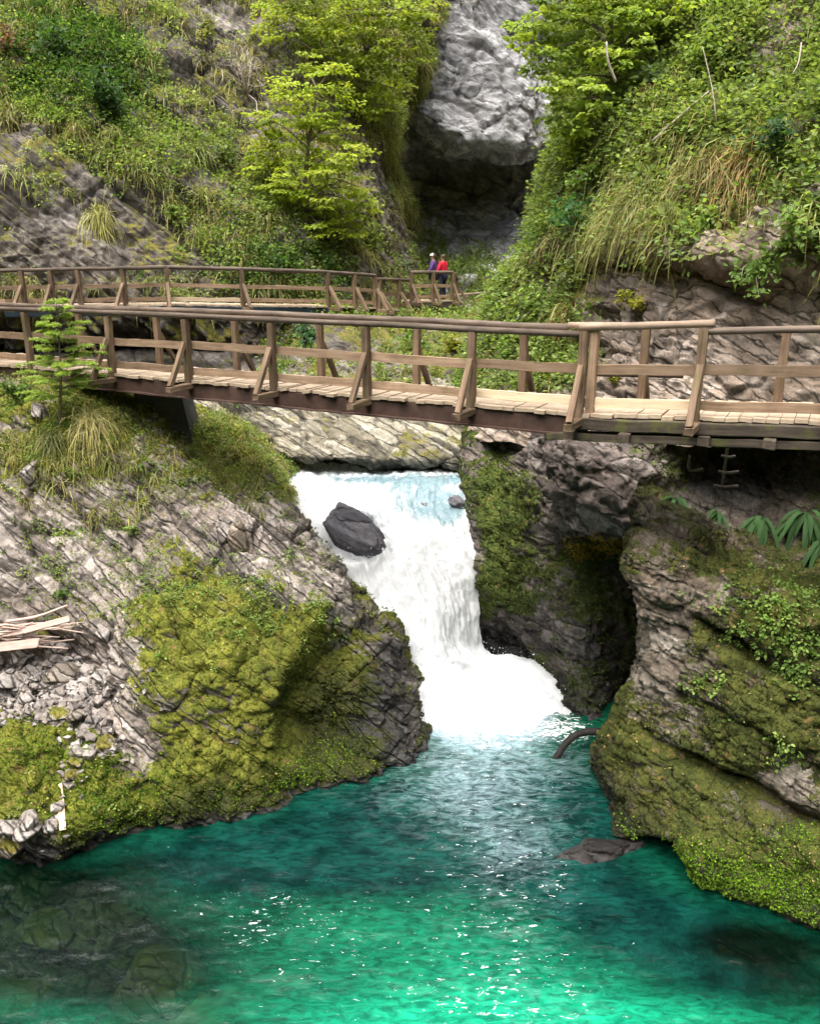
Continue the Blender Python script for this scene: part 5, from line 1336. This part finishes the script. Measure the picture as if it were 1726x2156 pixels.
stick('long pale fallen stem slanting down across the right cliff', [(1372,298,17.3),(1430,245,16.9),(1492,192,16.6)], 0.028, 0.014, M_twig)
stick('short white broken branch standing upright below the tree on the right cliff', [(1296,172,18.6),(1280,130,18.5),(1276,88,18.5)], 0.03, 0.02, M_twig)
stick('thin upright dead stem near the top of the right cliff', [(1508,260,16.2),(1497,180,16.3),(1478,98,16.5)], 0.014, 0.007, M_twig)
stick('thin curved twig at the upper right of the right cliff', [(1686,90,15.6),(1680,130,15.4),(1668,155,15.3)], 0.014, 0.007, M_twig)

# hart's tongue ferns under the bridge
M_frond = leaf_mat('fern_frond', 0.3, 0.75)
def strap(p0, d, L, W, droop, col):
    m = 9; t = np.linspace(0, 1, m); d = unit(np.asarray(d, float))
    c = p0 + d * (L * t)[:, None] + np.array([0, 0, -1.0]) * (L * droop * t ** 2)[:, None]
    tg = unit(np.gradient(c, axis=0)); s = unit(np.cross(tg, np.array([0, 0, 1.0]) + 0.001)); u = np.cross(s, tg)
    w = W * np.sin(np.pi * np.clip(t * 0.93 + 0.06, 0, 1)) ** 0.55 * (1 + 0.12 * np.sin(t * 34)); w[-1] *= 0.25
    v = np.stack([c - s * w[:, None] + u * w[:, None] * .25, c, c + s * w[:, None] + u * w[:, None] * .25], 1).reshape(-1, 3)
    q = [(k*3+i, k*3+i+1, (k+1)*3+i+1, (k+1)*3+i) for k in range(m - 1) for i in (0, 1)]
    cc = np.repeat(np.array([col]), len(v), 0)
    return v, np.array(q), cc
for (lb, x, y, Yy, kk, sc) in [("large hart's tongue fern with long strap fronds at the right edge below the bridge", 1690, 1075, 10.3, 20, 1.25),
                           ("hart's tongue fern with drooping strap fronds left of the largest fern", 1600, 1085, 10.9, 17, 1.2),
                           ("small dim hart's tongue fern in the shadow left of the other ferns", 1510, 1070, 11.4, 12, 0.95),
                           ("lone dark fern hanging on the shaded corner of the right block", 1425, 1045, 12.0, 9, 0.9),
                           ("hart's tongue fern cut by the right picture edge below the largest fern", 1715, 1140, 10.2, 14, 1.1)]:
    s_, _n = on(x, y, ['rock_block']); p = s_ + np.array([0, -0.05, 0.02])
    root = thing('fern', lb, 'fern', p)
    for k in range(kk):
        a = rng.uniform(-3.2, -1.3); L = rng.uniform(.35, .8) * sc
        g = rng.uniform(.75, 1.25); col = np.array([.032, .08, .02]) * g + rng.uniform(0, .008)
        v, q, c = strap(p + rng.normal(0, .03, 3), (math.cos(a), math.sin(a), rng.uniform(.1, 1.0)), L, 0.036 * sc, rng.uniform(.9, 1.5), col)
        me = np_mesh('frond', v, q); cattr(me, 'Col', c); link('frond', me, M_frond, root)

# ================================================================== spray from the falls
p = FP[rng.choice(len(FP), 12000)]; px_, py_, _ = proj(p)
k = ((px_ < 1000) | (py_ > 1350)) & (py_ > 1030) & (py_ < 1560) & (rng.random(len(p)) < 0.5); p = p[k]
ed = rng.normal(0, 0.09, p.shape) + np.array([0, -0.03, 0.05]); p = p + ed
bq = at(744, 1140, 15.3); pb = bq + rng.normal(0, 1, (500, 3)) * np.array([.55, .3, .25]) + np.array([0.15, -.1, -.5]); p = np.concatenate([p, pb])
oc = np.array([(1,0,0),(0,1,0),(-1,0,0),(0,-1,0),(0,0,1.3),(0,0,-1.3)]); tri = np.array([(0,1,4),(1,2,4),(2,3,4),(3,0,4),(1,0,5),(2,1,5),(3,2,5),(0,3,5)])
V = p[:, None] + oc[None] * (0.006 * rng.lognormal(0, .5, (len(p), 1, 1))); T = tri[None] + (np.arange(len(p)) * 6)[:, None, None]
me = np_mesh('spray', V.reshape(-1, 3), None, T.reshape(-1, 3))
tag(link('spray', me, flat_mat('spray_drop', (.85, .9, .95), (.9, .95, 1), 5, .4, 0)), 'white spray thrown up by the waterfall', 'spray', kind='stuff')

# ================================================================== people on the viewing platform
def skin_figure(name, verts, edges, radii, mat, parent, root_i=0, sub=2):
    me = bpy.data.meshes.new(name); me.from_pydata([tuple(v) for v in verts], edges, [])
    o = bpy.data.objects.new(name, me); COL.objects.link(o)
    md_ = o.modifiers.new('Skin', 'SKIN'); md_.use_smooth_shade = True
    for i, sv in enumerate(me.skin_vertices[0].data):
        r = radii[i]; sv.radius = r if isinstance(r, tuple) else (r, r); sv.use_root = (i == root_i)
    sb = o.modifiers.new('Sub', 'SUBSURF'); sb.levels = sub; sb.render_levels = sub
    dg = bpy.context.evaluated_depsgraph_get(); dg.update()
    m2 = bpy.data.meshes.new_from_object(o.evaluated_get(dg)); m2.name = name
    bpy.data.objects.remove(o)
    return link(name, m2, mat, parent)
M_skin = flat_mat('skin', (.48, .30, .22), (.54, .34, .26), 6, .6, .05)
def person(label, base, yaw, jacket, trouser, hat, hair, backpack=None, hs=1.0):
    base = np.asarray(base, float); root = thing('person', label, 'person', base)
    ca, sa = math.cos(yaw), math.sin(yaw)
    def W(v): x, y, z = v; return base + hs * np.array([x * ca - y * sa, x * sa + y * ca, z])
    # local frame: facing +y; joints
    J = dict(pel=(0,0,.95), wst=(0,.01,1.08), chs=(0,.0,1.28), nk=(0,0,1.46), hd0=(0,.02,1.55), hd=(0,.03,1.64), hdt=(0,.02,1.70))
    for s, t in ((-1, 'l'), (1, 'r')):
        J.update({'sh' + t: (s*.18,0,1.40), 'el' + t: (s*.27,.03,1.14), 'wr' + t: (s*.22,.24,1.02), 'pm' + t: (s*.21,.31,1.03),
                  'hip' + t: (s*.10,0,.90), 'kn' + t: (s*.11,.02,.50), 'an' + t: (s*.11,-.01,.09), 'to' + t: (s*.12,.15,.04)})
    E = [('pel','wst'),('wst','chs'),('chs','nk'),('nk','hd0'),('hd0','hd'),('hd','hdt')]
    R = dict(pel=.13, wst=.12, chs=.135, nk=.055, hd0=.07, hd=.092, hdt=.07)
    for t in 'lr':
        E += [('chs','sh'+t),('sh'+t,'el'+t),('el'+t,'wr'+t),('wr'+t,'pm'+t),('pel','hip'+t),('hip'+t,'kn'+t),('kn'+t,'an'+t),('an'+t,'to'+t)]
        R.update({'sh'+t:.062,'el'+t:.044,'wr'+t:.028,'pm'+t:.034,'hip'+t:.085,'kn'+t:.058,'an'+t:.04,'to'+t:.038})
        s = -1 if t == 'l' else 1
        for f, (dx, dl) in enumerate(((-.03,.075),(-.01,.09),(.01,.085),(.028,.065))):
            a, b = 'f%d%s' % (f, t), 'g%d%s' % (f, t); J[a] = (s*.21 + dx, .31 + dl * .6, 1.03); J[b] = (s*.21 + dx, .31 + dl * .9, 1.03 - .035)
            E += [('pm' + t, a), (a, b)]; R[a] = .0095; R[b] = .0085
        J['th' + t] = (s*.21 - s*.05, .32, 1.015); E.append(('pm' + t, 'th' + t)); R['th' + t] = .0105
    K = list(J); ix = {k: i for i, k in enumerate(K)}
    skin_figure('body', [W(J[k]) for k in K], [(ix[a], ix[b]) for a, b in E], [R[k] * hs for k in K], M_skin, root)
    def cloth(nm, keys, edges, grow, mat):
        i2 = {k: i for i, k in enumerate(keys)}
        return skin_figure(nm, [W(J[k]) for k in keys], [(i2[a], i2[b]) for a, b in edges], [(R[k] * grow + .012) * hs for k in keys], mat, root)
    jk = ['pel','wst','chs','nk','shl','ell','wrl','shr','elr','wrr']
    cloth('jacket', jk, [('pel','wst'),('wst','chs'),('chs','nk'),('chs','shl'),('shl','ell'),('ell','wrl'),('chs','shr'),('shr','elr'),('elr','wrr')], 1.28, jacket)
    tk = ['pel','hipl','knl','anl','hipr','knr','anr']
    cloth('trousers', tk, [('pel','hipl'),('hipl','knl'),('knl','anl'),('pel','hipr'),('hipr','knr'),('knr','anr')], 1.1, trouser)
    def ball(nm, c, r, mat, sc=(1, 1, 1), cut=None):
        bm = bmesh.new(); bmesh.ops.create_uvsphere(bm, u_segments=16, v_segments=10, radius=1)
        V = np.array([W(np.array(c) + np.array(v.co[:]) * r * np.array(sc)) for v in bm.verts])
        if cut is not None:
            for v in [v for v in bm.verts if v.co.z < cut]: bm.verts.remove(v)
        bm.verts.index_update(); keep = np.array([W(np.array(c) + np.array(v.co[:]) * r * np.array(sc)) for v in bm.verts])
        me = bpy.data.meshes.new(nm); fs = [[v.index for v in f.verts] for f in bm.faces]; bm.free()
        me.from_pydata([tuple(v) for v in keep], [], fs); me.shade_smooth()
        return link(nm, me, mat, root)
    if hat: ball('hat', (0, .025, 1.665), .112, hat, (1, 1.1, .85), -.05)
    if hair: ball('hair', (0, -.005, 1.655), .108, hair, (1, 1.02, 1.0), -.35)
    dk_ = flat_mat('eye', (.02, .015, .01), (.03, .02, .015), 5)
    for s in (-1, 1):
        ball('eye', (s * .033, .112, 1.645), .010, dk_)
        ball('ear', (s * .094, .02, 1.635), .026, M_skin, (.4, .8, 1.2))
    ball('nose', (0, .125, 1.62), .016, M_skin, (.8, 1.2, 1.5)); ball('mouth', (0, .112, 1.585), .02, flat_mat('lip', (.35, .14, .12), (.4, .16, .14), 5), (1.3, .4, .35))
    for s in (-1, 1): ball('shoe', (s * .115, .06, .045), .07, dk_, (.75, 1.9, .65))
    return root
M_red = flat_mat('red_jacket', (.52, .012, .035), (.64, .02, .05), 9, .7, .2)
M_purple = flat_mat('purple_jacket', (.07, .035, .16), (.10, .05, .21), 9, .7, .2)
M_navy = flat_mat('dark_trousers', (.015, .015, .035), (.025, .025, .05), 9, .8, .2)
M_hat = flat_mat('pale_hat', (.62, .58, .5), (.7, .66, .58), 9, .8, .1)
M_hair = flat_mat('dark_hair', (.05, .03, .02), (.08, .05, .03), 20, .6, .4)
zp = pbase[0][2]
q = at(932, 600, 33.4); person('person in a red jacket and dark trousers leaning on the platform rail', (q[0], q[1], zp), 0.9, M_red, M_navy, None, M_hair)
q = at(912, 600, 33.7); person('person in a purple jacket and pale hat on the platform beside the red jacket', (q[0], q[1], zp), 1.3, M_purple, M_navy, M_hat, M_hair, hs=1.02)

# ================================================================== the gorge carries on unseen behind the viewer; walls added to block sky light
ctrl = np.array([(-15, 15), (-13.5, 8), (-12.5, 0), (-12, -9), (-9, -17), (0, -21), (9, -17), (12, -9), (13, 0), (13, 7), (14.5, 13)], float)
path = cr(ctrl, [10] * (len(ctrl) - 1)); zs = np.linspace(-2.4, 24, 46)
out = path / np.linalg.norm(path, axis=1, keepdims=True)
S = np.stack([np.stack([path[:, 0] + out[:, 0] * 0.28 * max(z, 0), path[:, 1] + out[:, 1] * 0.28 * max(z, 0), np.full(len(path), z)], 1) for z in zs])
N0 = np.broadcast_to(np.stack([-out[:, 0], -out[:, 1], 0 * out[:, 0] + .3], 1), S.shape); Pf = S.reshape(-1, 3)
d = 1.4 * fbm(Pf * .25, 91, 4) + 0.35 * strata(Pf, NB, 1.4, 92)[0]
P = Pf + unit(N0.reshape(-1, 3)) * d[:, None]
me = np_mesh('unseen_gorge_walls', P, grid_quads(len(zs), len(path)))
fattr(me, 'moss', 0.5 + .5 * fbm(P * .4, 93, 3)); fattr(me, 'wet', sstep(1, 0, P[:, 2])); fattr(me, 'joint', np.zeros(len(P)))
tag(link('unseen_gorge_walls', me, M_left), kind='structure')

ctrl = np.array([(-24, 10), (-30, 25), (-30, 45), (-22, 62), (-8, 74), (8, 76), (22, 66), (26, 48), (24, 28), (20, 8)], float)
path = cr(ctrl, [12] * (len(ctrl) - 1)); zs = np.linspace(-3, 56, 40); c0 = np.array([0, 30.0])
out = path - c0; out /= np.linalg.norm(out, axis=1, keepdims=True)
S = np.stack([np.stack([path[:, 0] + out[:, 0] * 0.35 * max(z, 0), path[:, 1] + out[:, 1] * 0.35 * max(z, 0), np.full(len(path), z)], 1) for z in zs])
N0 = np.broadcast_to(np.stack([-out[:, 0], -out[:, 1], 0 * out[:, 0] + .5], 1), S.shape); Pf = S.reshape(-1, 3)
P = Pf + unit(N0.reshape(-1, 3)) * (3.5 * fbm(Pf * .1, 95, 5))[:, None]
me = np_mesh('hillside', P, grid_quads(len(zs), len(path)))
fattr(me, 'moss', 0.9 + .4 * fbm(P * .3, 96, 3)); fattr(me, 'wet', np.zeros(len(P))); fattr(me, 'joint', np.zeros(len(P)))
tag(link('hillside', me, M_left), kind='structure')

# ================================================================== light, camera, world
w = bpy.data.worlds.new('World'); SC.world = w; w.use_nodes = True
nt = w.node_tree; bg = nt.nodes['Background']
sky = nt.nodes.new('ShaderNodeTexSky'); sky.sky_type = 'NISHITA'; sky.sun_disc = False
EL, AZ = math.radians(71), math.radians(218)
sky.sun_elevation = EL; sky.sun_rotation = AZ
sky.air_density = 1.0; sky.dust_density = 4.0; sky.ozone_density = 1.0
hs = nt.nodes.new('ShaderNodeHueSaturation'); hs.inputs['Saturation'].default_value = 0.6
nt.links.new(sky.outputs[0], hs.inputs['Color']); nt.links.new(hs.outputs[0], bg.inputs['Color'])
bg.inputs['Strength'].default_value = 0.15
sd = bpy.data.lights.new('sun', 'SUN'); sd.energy = 3.6; sd.angle = math.radians(65); sd.color = (1.0, 0.96, 0.88)
so = bpy.data.objects.new('sun', sd); COL.objects.link(so)
# the sun stands behind and to the left of the viewer, high up
to_sun = Vector((math.sin(AZ) * math.cos(EL), math.cos(AZ) * math.cos(EL), math.sin(EL)))
so.rotation_euler = to_sun.to_track_quat('Z', 'Y').to_euler(); so.location = (0, -10, 40)

cd = bpy.data.cameras.new('camera'); cam = bpy.data.objects.new('camera', cd); COL.objects.link(cam)
cam.location = CAM; cam.rotation_euler = (math.pi / 2 - TH, 0, 0)
cd.sensor_fit = 'VERTICAL'; cd.sensor_height = 24; cd.lens = 24 * F / 2156.0
cd.clip_start = 0.1; cd.clip_end = 500
SC.camera = cam
vs = SC.view_settings; vs.view_transform = 'Standard'; vs.look = 'None'; vs.exposure = 1.2; vs.gamma = 1
SC.render.engine = 'CYCLES'
cy = SC.cycles; cy.use_denoising = True; cy.use_adaptive_sampling = True; cy.adaptive_threshold = 0.04
try: cy.denoiser = 'OPENIMAGEDENOISE'
except Exception: pass
cy.max_bounces = 6; cy.diffuse_bounces = 3; cy.glossy_bounces = 2; cy.transmission_bounces = 3; cy.transparent_max_bounces = 8
cy.caustics_reflective = False; cy.caustics_refractive = False
